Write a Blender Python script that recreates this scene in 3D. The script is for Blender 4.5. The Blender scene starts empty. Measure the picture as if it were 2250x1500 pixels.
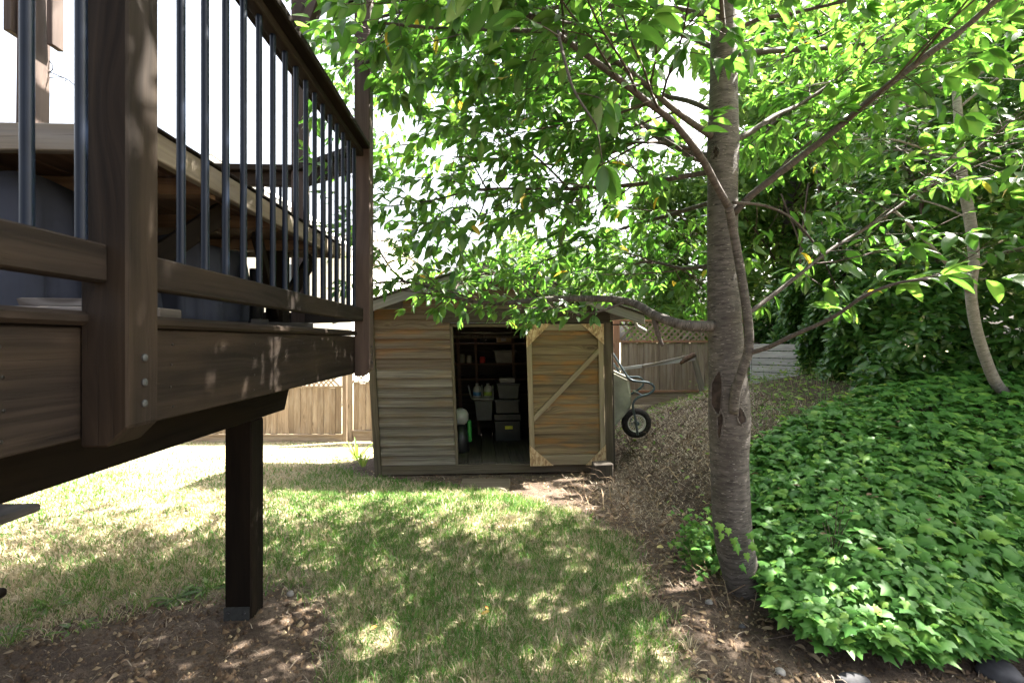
import bpy, bmesh, math, random
import numpy as np
from mathutils import Vector, Matrix

random.seed(7)
rng = np.random.default_rng(11)
SC = bpy.context.scene
COL = SC.collection
R = math.radians

# ------------------------------------------------------------------ camera
CAMZ = 1.5
FPX = 1062.0            # focal length in photograph pixels (2250 wide)
cam_d = bpy.data.cameras.new('camera')
cam_d.sensor_width = 36.0
cam_d.lens = FPX / 2250 * 36.0
cam_d.shift_y = -2.0 / 2250
cam_d.clip_start = 0.05
cam_d.clip_end = 2000
cam_d.dof.use_dof = True
cam_d.dof.focus_distance = 4.2
cam_d.dof.aperture_fstop = 7.0
cam = bpy.data.objects.new('camera', cam_d)
cam.location = (0, 0, CAMZ)
cam.rotation_euler = (R(90), 0, 0)
COL.objects.link(cam)
SC.camera = cam

# ------------------------------------------------------------------ sky, sun, exposure
SUN = Vector((0.76, 0.27, 1.0)).normalized()      # direction towards the sun
world = bpy.data.worlds.new('World')
SC.world = world
world.use_nodes = True
wn = world.node_tree
wn.nodes.clear()
sky = wn.nodes.new('ShaderNodeTexSky')
sky.sky_type = 'NISHITA'
sky.sun_disc = False
sky.sun_elevation = math.asin(SUN.z)
sky.sun_rotation = math.atan2(SUN.x, SUN.y)
sky.air_density = 1.0
sky.dust_density = 8.0
sky.ozone_density = 0.5
bg = wn.nodes.new('ShaderNodeBackground')
bg.inputs['Strength'].default_value = 0.058
wo = wn.nodes.new('ShaderNodeOutputWorld')
hs = wn.nodes.new('ShaderNodeHueSaturation')      # summer haze: a whiter sky
hs.inputs['Saturation'].default_value = 0.42
hs.inputs['Value'].default_value = 1.12
wn.links.new(sky.outputs[0], hs.inputs['Color'])
wn.links.new(hs.outputs[0], bg.inputs[0])
wn.links.new(bg.outputs[0], wo.inputs[0])
sun_d = bpy.data.lights.new('sun', 'SUN')
sun_d.energy = 5.0
sun_d.angle = R(0.53)
sun_d.color = (1.0, 0.94, 0.84)
sun = bpy.data.objects.new('sun', sun_d)
sun.rotation_euler = SUN.to_track_quat('Z', 'Y').to_euler()
sun.location = SUN * 30
COL.objects.link(sun)
vs = SC.view_settings
vs.view_transform = 'Standard'
vs.look = 'None'
vs.exposure = 3.6
vs.gamma = 1.0
SC.cycles.max_bounces = 5
SC.cycles.diffuse_bounces = 3
SC.cycles.transmission_bounces = 3
SC.cycles.glossy_bounces = 2
SC.cycles.use_adaptive_sampling = True
SC.cycles.adaptive_threshold = 0.02
SC.cycles.transparent_max_bounces = 6


def W(px, py, D):
    """a point D metres in front of the camera seen at photograph pixel (px, py)"""
    return Vector(((px - 1125) / FPX * D, D, CAMZ - (py - 748) / FPX * D))


# ------------------------------------------------------------------ material helpers
class NT:
    def __init__(self, name):
        self.m = bpy.data.materials.new(name)
        self.m.use_nodes = True
        self.t = self.m.node_tree
        self.t.nodes.clear()
        self.out = self.t.nodes.new('ShaderNodeOutputMaterial')

    def n(self, typ, ins=None, **kw):
        nd = self.t.nodes.new(typ)
        for k, v in kw.items():
            setattr(nd, k, v)
        for k, v in (ins or {}).items():
            s = nd.inputs[k]
            if isinstance(v, bpy.types.NodeSocket):
                self.t.links.new(v, s)
            else:
                s.default_value = v
        return nd

    def math(self, op, a, b=0.0, clamp=False):
        nd = self.n('ShaderNodeMath', {0: a, 1: b}, operation=op)
        nd.use_clamp = clamp
        return nd.outputs[0]

    def comb(self, x, y, z):
        return self.n('ShaderNodeCombineXYZ', {0: x, 1: y, 2: z}).outputs[0]

    def noise(self, vec, scale=1.0, detail=4.0, rough=0.55, dist=0.0):
        return self.n('ShaderNodeTexNoise', {'Vector': vec, 'Scale': scale, 'Detail': detail,
                                             'Roughness': rough, 'Distortion': dist}).outputs[0]

    def ramp(self, fac, stops):
        nd = self.n('ShaderNodeValToRGB', {0: fac})
        el = nd.color_ramp.elements
        while len(el) < len(stops):
            el.new(0.5)
        for e, (p, c) in zip(el, stops):
            e.position = p
            e.color = c if len(c) == 4 else (*c, 1)
        return nd.outputs[0]

    def step(self, fac, lo, hi):
        nd = self.n('ShaderNodeMapRange', {0: fac, 1: lo, 2: hi, 3: 0.0, 4: 1.0})
        nd.interpolation_type = 'SMOOTHSTEP'
        return nd.outputs[0]

    def mix(self, f, a, b, mode='MIX'):
        nd = self.n('ShaderNodeMix', data_type='RGBA', blend_type=mode)
        for s, v in ((0, f), (6, a), (7, b)):
            if isinstance(v, bpy.types.NodeSocket):
                self.t.links.new(v, nd.inputs[s])
            else:
                if s and len(v) == 3:
                    v = (*v, 1)
                nd.inputs[s].default_value = v
        return nd.outputs[2]

    def bump(self, h, strength=0.3, dist=0.01):
        return self.n('ShaderNodeBump', {'Height': h, 'Strength': strength, 'Distance': dist}).outputs[0]

    def bsdf(self, **ins):
        p = self.n('ShaderNodeBsdfPrincipled')
        for k, v in ins.items():
            k = k.replace('_', ' ')
            s = p.inputs[k]
            if isinstance(v, bpy.types.NodeSocket):
                self.t.links.new(v, s)
            else:
                s.default_value = (*v, 1) if isinstance(v, tuple) and len(v) == 3 else v
        return p

    def done(self, shader):
        self.t.links.new(shader.outputs[0], self.out.inputs[0])
        return self.m


def wood(name, c1, c2, c3, patch=0.5, grain=42, rough=0.8, bump=0.35, vary=0.35, spec=0.25, crack=0.5, knots=0.6):
    k = NT(name)
    uv = k.n('ShaderNodeUVMap').outputs[0]
    s = k.n('ShaderNodeSeparateXYZ', {0: uv})
    u, v = s.outputs[0], s.outputs[1]
    r = k.n('ShaderNodeObjectInfo').outputs['Random']
    warp = k.noise(k.comb(k.math('MULTIPLY', u, 1.6), k.math('MULTIPLY', v, 6), k.math('MULTIPLY', r, 31)), 1, 2)
    kn = k.n('ShaderNodeTexVoronoi', {'Vector': k.comb(k.math('MULTIPLY', u, 1.5), k.math('MULTIPLY', v, 4.5), k.math('MULTIPLY', r, 43)), 'Scale': 1.0}).outputs['Distance']
    kfar = k.math('POWER', 2.718, k.math('MULTIPLY', kn, -9.0))
    vw = k.math('ADD', k.math('ADD', k.math('MULTIPLY', v, grain), k.math('MULTIPLY', warp, 2.2)), k.math('MULTIPLY', kfar, 9.0))
    g = k.noise(k.comb(k.math('MULTIPLY', u, 1.3), vw, k.math('MULTIPLY', r, 57)), 1, 5, 0.62)
    b = k.noise(k.comb(k.math('MULTIPLY', u, 1.7), k.math('MULTIPLY', v, 7), k.math('MULTIPLY', r, 91)), 1, 3)
    f = k.noise(k.comb(k.math('MULTIPLY', u, 5.0), k.math('MULTIPLY', v, grain * 5), k.math('MULTIPLY', r, 17)), 1, 2)
    col = k.mix(k.step(g, 0.3, 0.7), c1, c2)
    col = k.mix(k.math('MULTIPLY', k.step(b, 0.45, 0.7), patch), col, c3)
    kd = k.math('SUBTRACT', 1.0, k.step(kn, 0.05, 0.11))
    col = k.mix(k.math('MULTIPLY', kd, knots), col, k.mix(1.0, c1, (0.45, 0.4, 0.35), 'MULTIPLY'))
    dark = k.step(f, 0.60, 0.75)
    col = k.mix(k.math('MULTIPLY', dark, crack), col, k.mix(1.0, col, (0.35, 0.33, 0.32), 'MULTIPLY'))
    val = k.math('ADD', k.math('MULTIPLY', r, vary), 1.0 - vary / 2)
    col = k.mix(1.0, col, k.comb(val, val, val), 'MULTIPLY')
    h = k.math('SUBTRACT', g, k.math('MULTIPLY', dark, 0.6))
    return k.done(k.bsdf(Base_Color=col, Roughness=rough, Specular_IOR_Level=spec, Normal=k.bump(h, bump, 0.004)))


def plain(name, c, rough=0.6, metal=0.0, nscale=14.0, namp=0.25, spec=0.4, bump=0.0):
    k = NT(name)
    co = k.n('ShaderNodeTexCoord').outputs['Object']
    nz = k.noise(co, nscale, 4)
    lo = tuple(x * (1 - namp) for x in c)
    hi = tuple(min(1, x * (1 + namp)) for x in c)
    col = k.mix(k.step(nz, 0.3, 0.7), lo, hi)
    kw = dict(Base_Color=col, Roughness=rough, Metallic=metal, Specular_IOR_Level=spec)
    if bump:
        kw['Normal'] = k.bump(nz, bump, 0.01)
    return k.done(k.bsdf(**kw))


def leafmat(name, ramp, trans, tfac=0.42, rough=0.42, spec=0.45):
    k = NT(name)
    t = k.n('ShaderNodeAttribute', attribute_name='tint').outputs['Fac']
    col = k.ramp(t, ramp)
    tr = k.ramp(t, trans)
    nz = k.noise(k.n('ShaderNodeTexCoord').outputs['Object'], 30, 2)
    col = k.mix(k.math('MULTIPLY', nz, 0.3), col, k.mix(1.0, col, (0.6, 0.65, 0.6), 'MULTIPLY'))
    p = k.bsdf(Base_Color=col, Roughness=rough, Specular_IOR_Level=spec)
    tl = k.n('ShaderNodeBsdfTranslucent', {0: tr})
    mx = k.n('ShaderNodeMixShader', {0: tfac, 1: p.outputs[0], 2: tl.outputs[0]})
    return k.done(mx)


M = {}
M['deck'] = wood('stained deck wood', (0.0058, 0.0041, 0.0031), (0.0170, 0.0122, 0.0092), (0.030, 0.0208, 0.0132), 0.55, 62, 0.72, 0.35, 0.3, 0.12, 0.7)
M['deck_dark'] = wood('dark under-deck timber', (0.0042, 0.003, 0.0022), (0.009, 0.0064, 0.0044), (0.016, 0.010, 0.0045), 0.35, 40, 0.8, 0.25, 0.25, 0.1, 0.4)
M['pergola'] = wood('pergola timber', (0.026, 0.017, 0.0135), (0.050, 0.034, 0.0275), (0.068, 0.048, 0.038), 0.5, 44, 0.7, 0.25, 0.25, 0.3, 0.4)
M['siding'] = wood('weathered cedar siding', (0.070, 0.050, 0.036), (0.130, 0.102, 0.078), (0.165, 0.080, 0.028), 0.6, 60, 0.85, 0.45, 0.4, 0.2, 0.8)
M['siding_grey'] = wood('grey weathered siding', (0.074, 0.063, 0.052), (0.165, 0.144, 0.121), (0.125, 0.080, 0.042), 0.55, 60, 0.85, 0.5, 0.35, 0.2, 0.8)
M['doorplank'] = wood('golden door planks', (0.085, 0.060, 0.035), (0.18, 0.132, 0.076), (0.235, 0.11, 0.028), 0.75, 40, 0.8, 0.4, 0.4, 0.25, 0.75)
M['doortrim'] = wood('pale door battens', (0.145, 0.115, 0.075), (0.225, 0.185, 0.127), (0.165, 0.12, 0.066), 0.4, 40, 0.8, 0.3, 0.2, 0.25, 0.5)
M['shedtrim'] = wood('brown shed trim', (0.055, 0.044, 0.031), (0.10, 0.083, 0.061), (0.065, 0.05, 0.028), 0.5, 44, 0.85, 0.4, 0.25, 0.2, 0.6)
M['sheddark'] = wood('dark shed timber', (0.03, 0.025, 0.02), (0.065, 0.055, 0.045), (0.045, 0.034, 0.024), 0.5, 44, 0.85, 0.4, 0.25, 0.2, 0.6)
M['fence'] = wood('brown fence boards', (0.17, 0.125, 0.088), (0.28, 0.215, 0.155), (0.33, 0.28, 0.22), 0.5, 40, 0.85, 0.4, 0.3, 0.2, 0.6)
M['fence_red'] = wood('reddish fence trim', (0.22, 0.105, 0.06), (0.34, 0.18, 0.11), (0.30, 0.22, 0.16), 0.4, 40, 0.85, 0.4, 0.2, 0.2, 0.5)
M['silver'] = wood('silver grey planks', (0.30, 0.29, 0.28), (0.44, 0.43, 0.42), (0.28, 0.25, 0.21), 0.4, 44, 0.85, 0.5, 0.2, 0.2, 0.8)
M['tabletop'] = wood('sun bleached table wood', (0.10, 0.083, 0.062), (0.185, 0.158, 0.12), (0.24, 0.235, 0.235), 0.4, 36, 0.75, 0.3, 0.15, 0.3, 0.5)
M['tableunder'] = wood('red brown table underside', (0.075, 0.043, 0.025), (0.14, 0.088, 0.054), (0.06, 0.04, 0.03), 0.4, 36, 0.75, 0.3, 0.2, 0.3, 0.5)
M['peeling'] = wood('peeling painted timber', (0.05, 0.04, 0.036), (0.10, 0.088, 0.08), (0.3, 0.28, 0.27), 0.3, 30, 0.85, 0.5, 0.2, 0.2, 0.8)
M['roof'] = plain('grey roof felt', (0.16, 0.155, 0.15), 0.9, 0, 30, 0.35, 0.2, 0.4)
M['fascia'] = wood('grey fascia board', (0.10, 0.097, 0.092), (0.155, 0.15, 0.143), (0.2, 0.17, 0.13), 0.3, 40, 0.85, 0.3, 0.15, 0.2, 0.5)
M['baluster'] = plain('navy black aluminium', (0.0045, 0.0075, 0.0155), 0.30, 0.0, 8, 0.2, 0.18)
M['galv'] = plain('galvanised steel', (0.024, 0.026, 0.026), 0.75, 0.1, 40, 0.3)
M['steel_dark'] = plain('dark steel', (0.05, 0.05, 0.055), 0.45, 0.7, 20, 0.3)
M['cloth'] = plain('blue grey cover cloth', (0.030, 0.034, 0.050), 0.85, 0, 6, 0.2, 0.2, 0.15)
M['black'] = plain('black plastic', (0.012, 0.012, 0.013), 0.4, 0, 10, 0.3)
M['rubber'] = plain('tyre rubber', (0.018, 0.016, 0.015), 0.85, 0, 25, 0.4, 0.2, 0.2)
M['rim'] = plain('off white rim paint', (0.55, 0.53, 0.47), 0.5, 0, 18, 0.15)
M['bluesteel'] = plain('blue green tube paint', (0.055, 0.075, 0.085), 0.3, 0.5, 12, 0.25, 0.6)
M['tray'] = plain('faded olive tray plastic', (0.20, 0.20, 0.155), 0.7, 0, 5, 0.3, 0.3, 0.1)
M['concrete'] = plain('mossy concrete', (0.06, 0.054, 0.045), 0.95, 0, 22, 0.45, 0.2, 0.5)
M['rock'] = plain('grey stone', (0.05, 0.05, 0.055), 0.85, 0, 9, 0.35, 0.3, 0.4)
M['palestone'] = plain('pale pebble stone', (0.20, 0.19, 0.175), 0.8, 0, 20, 0.25, 0.3, 0.2)
M['white_plastic'] = plain('white plastic', (0.28, 0.28, 0.265), 0.4, 0, 8, 0.08)
M['blue_plastic'] = plain('blue label plastic', (0.05, 0.16, 0.34), 0.4, 0, 8, 0.1)
M['lime_plastic'] = plain('lime label plastic', (0.25, 0.36, 0.06), 0.4, 0, 8, 0.1)
M['green_plastic'] = plain('bright green plastic', (0.018, 0.19, 0.03), 0.4, 0, 8, 0.1)
M['red_plastic'] = plain('red plastic', (0.40, 0.035, 0.03), 0.45, 0, 8, 0.1)
M['yellow'] = plain('yellow label', (0.62, 0.55, 0.04), 0.5, 0, 8, 0.08)
M['bin_grey'] = plain('grey storage plastic', (0.05, 0.053, 0.053), 0.5, 0, 8, 0.15)
M['bin_pale'] = plain('pale storage plastic', (0.13, 0.125, 0.112), 0.5, 0, 8, 0.15)
M['cardboard'] = plain('brown cardboard', (0.26, 0.19, 0.11), 0.85, 0, 12, 0.15)
M['paper'] = plain('stacked paper', (0.28, 0.27, 0.25), 0.8, 0, 12, 0.1)
M['shelf'] = wood('red brown shelf wood', (0.05, 0.026, 0.018), (0.09, 0.052, 0.036), (0.06, 0.036, 0.025), 0.4, 40, 0.7, 0.2, 0.2, 0.3, 0.4)
M['brass'] = plain('dull brass', (0.32, 0.25, 0.13), 0.4, 0.8, 12, 0.2)
M['iron'] = plain('black iron', (0.012, 0.011, 0.010), 0.5, 0.6, 12, 0.2)
M['mat'] = plain('ribbed grey tread mat', (0.22, 0.22, 0.20), 0.9, 0, 90, 0.5, 0.2, 0.6)
M['housewall'] = plain('cream house siding', (0.72, 0.70, 0.66), 0.8, 0, 3, 0.06)
M['houseroof'] = plain('pale grey shingles', (0.40, 0.39, 0.38), 0.9, 0, 10, 0.2)
M['housewhite'] = plain('white house trim', (0.8, 0.8, 0.8), 0.6, 0, 3, 0.04)
M['glass'] = plain('dark window glass', (0.05, 0.06, 0.07), 0.08, 0, 2, 0.1, 0.8)
# oriented strand board
k = NT('oriented strand board')
co = k.n('ShaderNodeTexCoord').outputs['Object']
vo = k.n('ShaderNodeTexVoronoi', {'Vector': k.n('ShaderNodeMapping', {0: co, 2: (0.3, 0.2, 0.6), 3: (60, 60, 22)}).outputs[0], 'Scale': 1.0})
fl = k.n('ShaderNodeSeparateColor', {0: vo.outputs['Color']}).outputs[0]
M['osb'] = k.done(k.bsdf(Base_Color=k.ramp(fl, [(0.0, (0.17, 0.10, 0.05)), (0.5, (0.33, 0.225, 0.12)), (1.0, (0.44, 0.33, 0.20))]),
                         Roughness=0.75, Normal=k.bump(fl, 0.3, 0.003)))
# bark with horizontal lenticels


def bark(name, c1, c2, clen, cpale, mult=1.0):
    k = NT(name)
    s = k.n('ShaderNodeSeparateXYZ', {0: k.n('ShaderNodeUVMap').outputs[0]})
    u, v = s.outputs[0], s.outputs[1]
    a = k.noise(k.comb(k.math('MULTIPLY', u, 8 * mult), k.math('MULTIPLY', v, 42 * mult), 1.0), 1, 5, 0.65)
    ln = k.noise(k.comb(k.math('MULTIPLY', u, 18 * mult), k.math('MULTIPLY', v, 105 * mult), 3.0), 1, 3, 0.6)
    l2 = k.noise(k.comb(k.math('MULTIPLY', u, 30 * mult), k.math('MULTIPLY', v, 130 * mult), 9.0), 1, 2, 0.5)
    big = k.noise(k.comb(k.math('MULTIPLY', u, 7), k.math('MULTIPLY', v, 2.2), 5.0), 1, 3)
    col = k.mix(k.step(a, 0.3, 0.7), c1, c2)
    col = k.mix(k.math('MULTIPLY', k.step(big, 0.45, 0.68), 0.55), col, c1)
    dk = k.step(ln, 0.55, 0.66)
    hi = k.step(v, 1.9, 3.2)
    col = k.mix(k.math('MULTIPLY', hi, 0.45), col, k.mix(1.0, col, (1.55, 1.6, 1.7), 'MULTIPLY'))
    col = k.mix(k.math('MULTIPLY', dk, 0.85), col, clen)
    pl = k.step(l2, 0.64, 0.70)
    col = k.mix(k.math('MULTIPLY', pl, 0.65), col, cpale)
    h = k.math('ADD', k.math('SUBTRACT', a, dk), pl)
    return k.done(k.bsdf(Base_Color=col, Roughness=0.8, Specular_IOR_Level=0.3, Normal=k.bump(h, 0.4, 0.004)))


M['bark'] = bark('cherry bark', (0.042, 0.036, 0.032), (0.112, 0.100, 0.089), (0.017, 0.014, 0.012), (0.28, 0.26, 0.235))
M['bark_branch'] = bark('branch bark', (0.042, 0.033, 0.029), (0.09, 0.075, 0.066), (0.022, 0.018, 0.015), (0.17, 0.15, 0.13), 1.6)
M['bark_pale'] = bark('pale sapling bark', (0.13, 0.118, 0.10), (0.235, 0.218, 0.19), (0.07, 0.06, 0.05), (0.36, 0.34, 0.30), 1.5)
M['twig'] = plain('twig bark', (0.055, 0.038, 0.030), 0.8, 0, 30, 0.3)
M['scar'] = plain('dark bark scar', (0.030, 0.022, 0.018), 0.9, 0, 25, 0.5, 0.2, 0.5)

G_ = lambda *a: [(p, c) for p, c in a]
M['leaf'] = leafmat('cherry leaf', G_((0, (0.024, 0.068, 0.018)), (0.6, (0.046, 0.106, 0.027)), (0.93, (0.074, 0.135, 0.034)), (1.0, (0.36, 0.28, 0.03))),
                    G_((0, (0.062, 0.205, 0.020)), (0.6, (0.125, 0.32, 0.034)), (0.93, (0.21, 0.395, 0.052)), (1.0, (0.6, 0.42, 0.04))), 0.40, 0.38, 0.5)
M['leaf_hedge'] = leafmat('laurel leaf', G_((0, (0.038, 0.110, 0.026)), (0.6, (0.078, 0.175, 0.040)), (1.0, (0.16, 0.27, 0.06))),
                          G_((0, (0.04, 0.13, 0.012)), (0.6, (0.09, 0.22, 0.02)), (1.0, (0.24, 0.42, 0.04))), 0.32, 0.26, 0.6)
M['leaf_ivy'] = leafmat('ivy leaf', G_((0, (0.030, 0.112, 0.019)), (0.6, (0.074, 0.198, 0.032)), (1.0, (0.19, 0.34, 0.055))),
                        G_((0, (0.05, 0.15, 0.025)), (0.6, (0.10, 0.23, 0.035)), (1.0, (0.26, 0.40, 0.06))), 0.3, 0.5, 0.22)
M['leaf_far'] = leafmat('far tree leaf', G_((0, (0.03, 0.085, 0.018)), (0.6, (0.055, 0.13, 0.026)), (1.0, (0.10, 0.18, 0.035))),
                        G_((0, (0.085, 0.20, 0.03)), (0.6, (0.155, 0.29, 0.05)), (1.0, (0.24, 0.36, 0.065))), 0.45, 0.5, 0.3)
M['leaf_weed'] = leafmat('weed leaf', G_((0, (0.035, 0.09, 0.02)), (0.6, (0.075, 0.15, 0.03)), (1.0, (0.15, 0.21, 0.05))),
                         G_((0, (0.12, 0.26, 0.03)), (0.6, (0.22, 0.38, 0.05)), (1.0, (0.38, 0.46, 0.08))), 0.4, 0.5, 0.3)
M['grass'] = leafmat('lawn grass', G_((0, (0.50, 0.43, 0.315)), (0.42, (0.31, 0.26, 0.155)), (0.52, (0.095, 0.16, 0.04)), (1.0, (0.042, 0.14, 0.024))),
                     G_((0, (0.40, 0.32, 0.19)), (0.42, (0.30, 0.26, 0.12)), (0.52, (0.20, 0.28, 0.05)), (1.0, (0.12, 0.30, 0.035))), 0.35, 0.6, 0.25)
M['thatch'] = leafmat('dry thatch', G_((0, (0.15, 0.125, 0.10)), (0.5, (0.32, 0.27, 0.21)), (1.0, (0.48, 0.42, 0.34))),
                      G_((0, (0.10, 0.07, 0.04)), (1.0, (0.3, 0.24, 0.15))), 0.2, 0.75, 0.2)
M['litter'] = leafmat('brown leaf litter', G_((0, (0.07, 0.045, 0.03)), (0.6, (0.17, 0.115, 0.07)), (1.0, (0.32, 0.25, 0.16))),
                      G_((0, (0.06, 0.04, 0.02)), (1.0, (0.2, 0.14, 0.08))), 0.15, 0.8, 0.2)
M['fallen'] = leafmat('fallen yellow leaf', G_((0, (0.32, 0.10, 0.03)), (0.5, (0.5, 0.28, 0.05)), (1.0, (0.45, 0.42, 0.18))),
                      G_((0, (0.3, 0.12, 0.03)), (1.0, (0.5, 0.35, 0.05))), 0.25, 0.6, 0.3)


# ------------------------------------------------------------------ object helpers
def tag(o, label, cat, group=None, kind=None):
    o['label'] = label
    if cat:
        o['category'] = cat
    if group:
        o['group'] = group
    if kind:
        o['kind'] = kind
    return o


def thing(name, label, cat, loc=(0, 0, 0), group=None):
    o = bpy.data.objects.new(name, None)
    o.empty_display_size = 0.1
    o.location = loc
    COL.objects.link(o)
    return tag(o, label, cat, group)


def link(name, me, mat, parent=None, loc=(0, 0, 0), root=None):
    """loc is a world position; the Empties are unrotated so a child's place is loc minus its ancestors'"""
    o = bpy.data.objects.new(name, me)
    if mat and not me.materials:
        me.materials.append(M[mat] if isinstance(mat, str) else mat)
    off = Vector((0, 0, 0))
    p = parent
    while p is not None:
        off += p.location
        p = p.parent
    o.parent = parent
    o.location = Vector(loc) - off
    COL.objects.link(o)
    return o


def from_bm(name, bm, mat, parent=None, smooth=False):
    """link a bmesh given in world coordinates with its origin at its middle"""
    co = [v.co for v in bm.verts]
    c = Vector([(min(p[i] for p in co) + max(p[i] for p in co)) / 2 for i in range(3)])
    bmesh.ops.translate(bm, verts=bm.verts, vec=-c)
    me = bpy.data.meshes.new(name)
    bm.to_mesh(me)
    bm.free()
    if smooth:
        me.polygons.foreach_set('use_smooth', [True] * len(me.polygons))
    return link(name, me, mat, parent, c)


def mk(name, mat, parent, lo, hi, fn=None, axis=None, bevel=0.003, edit=None):
    """one box from lo to hi in a local frame, edges chamfered, grain along its longest side, mapped to the world by fn"""
    lo, hi = Vector(lo), Vector(hi)
    d = hi - lo
    bm = bmesh.new()
    bmesh.ops.create_cube(bm, size=1)
    for v in bm.verts:
        v.co = Vector([lo[i] + (v.co[i] + 0.5) * d[i] for i in range(3)])
    if edit:
        edit(bm)
    if bevel and min(d) > 2.5 * bevel:
        bmesh.ops.bevel(bm, geom=bm.edges[:], offset=bevel, segments=1, affect='EDGES')
    a = axis if axis is not None else max(range(3), key=lambda i: d[i])
    b, c = [i for i in range(3) if i != a]
    uvl = bm.loops.layers.uv.new('UVMap')
    bm.normal_update()
    off = random.uniform(0, 50)
    for f in bm.faces:
        end = abs(f.normal[a]) > 0.7
        for l in f.loops:
            p = l.vert.co
            l[uvl].uv = (p[b] * 0.5 + off, p[c]) if end else (p[a] + off, p[b] + p[c])
    if fn:
        for v in bm.verts:
            v.co = fn(v.co)
    bmesh.ops.recalc_face_normals(bm, faces=bm.faces)
    return from_bm(name, bm, mat, parent)


def beam(name, mat, parent, p0, p1, w, t, side=None, bevel=0.003, edit=None):
    """a board from p0 to p1, w across along 'side', t the other way"""
    p0, p1 = Vector(p0), Vector(p1)
    ax = (p1 - p0)
    L = ax.length
    ax.normalize()
    sd = Vector(side) if side else Vector((0, 0, 1)).cross(ax)
    if sd.length < 1e-4:
        sd = Vector((1, 0, 0))
    sd = (sd - ax * sd.dot(ax)).normalized()
    nn = ax.cross(sd)
    return mk(name, mat, parent, (0, -w / 2, -t / 2), (L, w / 2, t / 2),
              lambda p: p0 + ax * p.x + sd * p.y + nn * p.z, 0, bevel, edit)


def tube_bm(bm, pts, radii, seg=8, cap=True, uvl=None):
    pts = [Vector(p) for p in pts]
    n = len(pts)
    if not hasattr(radii, '__len__'):
        radii = [radii] * n
    rings, dist, prev = [], 0.0, None
    for i, p in enumerate(pts):
        t = (pts[min(i + 1, n - 1)] - pts[max(i - 1, 0)]).normalized()
        if prev is None:
            ref = Vector((0, 0, 1)) if abs(t.z) < 0.9 else Vector((1, 0, 0))
            x = t.cross(ref).normalized()
        else:
            x = (prev - t * prev.dot(t)).normalized()
        prev = x
        y = t.cross(x)
        if i:
            dist += (p - pts[i - 1]).length
        rings.append(([bm.verts.new(p + (x * math.cos(a) + y * math.sin(a)) * radii[i])
                       for a in [2 * math.pi * q / seg for q in range(seg)]], dist, radii[i]))
    for (r0, d0, a0), (r1, d1, a1) in zip(rings, rings[1:]):
        for q in range(seg):
            f = bm.faces.new((r0[q], r0[(q + 1) % seg], r1[(q + 1) % seg], r1[q]))
            f.smooth = True
            if uvl:
                c = 2 * math.pi * max(a0, 0.004)
                for l, (uq, dd) in zip(f.loops, ((q, d0), (q + 1, d0), (q + 1, d1), (q, d1))):
                    l[uvl].uv = (uq / seg * c, dd)
    if cap:
        bm.faces.new(list(reversed(rings[0][0])))
        bm.faces.new(rings[-1][0])
    return rings


def smooth_path(pts, radii, sub=4):
    """Catmull-Rom through the points (each a Vector) with radii"""
    P = [Vector(p) for p in pts]
    out, rr = [], []
    for i in range(len(P) - 1):
        p0, p1, p2, p3 = P[max(i - 1, 0)], P[i], P[i + 1], P[min(i + 2, len(P) - 1)]
        for s in range(sub):
            t = s / sub
            out.append(0.5 * ((2 * p1) + (p2 - p0) * t + (2 * p0 - 5 * p1 + 4 * p2 - p3) * t * t + (3 * p1 - p0 - 3 * p2 + p3) * t ** 3))
            rr.append(radii[i] * (1 - t) + radii[i + 1] * t)
    out.append(P[-1])
    rr.append(radii[-1])
    return out, rr


def tube(name, mat, parent, pts, radii, seg=8, sub=0, cap=True):
    if sub:
        if not hasattr(radii, '__len__'):
            radii = [radii] * len(pts)
        pts, radii = smooth_path(pts, radii, sub)
    bm = bmesh.new()
    uvl = bm.loops.layers.uv.new('UVMap')
    tube_bm(bm, pts, radii, seg, cap, uvl)
    return from_bm(name, bm, mat, parent)


def lathe(name, mat, parent, prof, base, axis=(0, 0, 1), seg=20, smooth=True):
    """profile of (radius, height) turned about an axis through base"""
    ax = Vector(axis).normalized()
    ref = Vector((1, 0, 0)) if abs(ax.x) < 0.9 else Vector((0, 1, 0))
    x = ax.cross(ref).normalized()
    y = ax.cross(x)
    base = Vector(base)
    bm = bmesh.new()
    rings = [[bm.verts.new(base + ax * h + (x * math.cos(a) + y * math.sin(a)) * max(r, 1e-4))
              for a in [2 * math.pi * q / seg for q in range(seg)]] for r, h in prof]
    for r0, r1 in zip(rings, rings[1:]):
        for q in range(seg):
            bm.faces.new((r0[q], r0[(q + 1) % seg], r1[(q + 1) % seg], r1[q]))
    if prof[0] != prof[-1]:
        bm.faces.new(list(reversed(rings[0])))
        bm.faces.new(rings[-1])
    bmesh.ops.recalc_face_normals(bm, faces=bm.faces)
    return from_bm(name, bm, mat, parent, smooth)


def npmesh(name, verts, faces_flat, counts, tint=None, smooth=False):
    """fast mesh from numpy arrays"""
    me = bpy.data.meshes.new(name)
    nv, nf, nl = len(verts), len(counts), len(faces_flat)
    me.vertices.add(nv)
    me.vertices.foreach_set('co', np.ascontiguousarray(verts, dtype=np.float32).ravel())
    me.loops.add(nl)
    me.loops.foreach_set('vertex_index', np.ascontiguousarray(faces_flat, dtype=np.int32))
    me.polygons.add(nf)
    st = np.zeros(nf, dtype=np.int32)
    st[1:] = np.cumsum(counts)[:-1]
    me.polygons.foreach_set('loop_start', st)
    me.update(calc_edges=True)
    if smooth:
        me.polygons.foreach_set('use_smooth', np.ones(nf, dtype=bool))
    if tint is not None:
        at = me.attributes.new('tint', 'FLOAT', 'POINT')
        at.data.foreach_set('value', np.ascontiguousarray(tint, dtype=np.float32))
    return me


def sstep(a, b, x):
    t = np.clip((x - a) / (b - a), 0, 1)
    return t * t * (3 - 2 * t)


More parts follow.
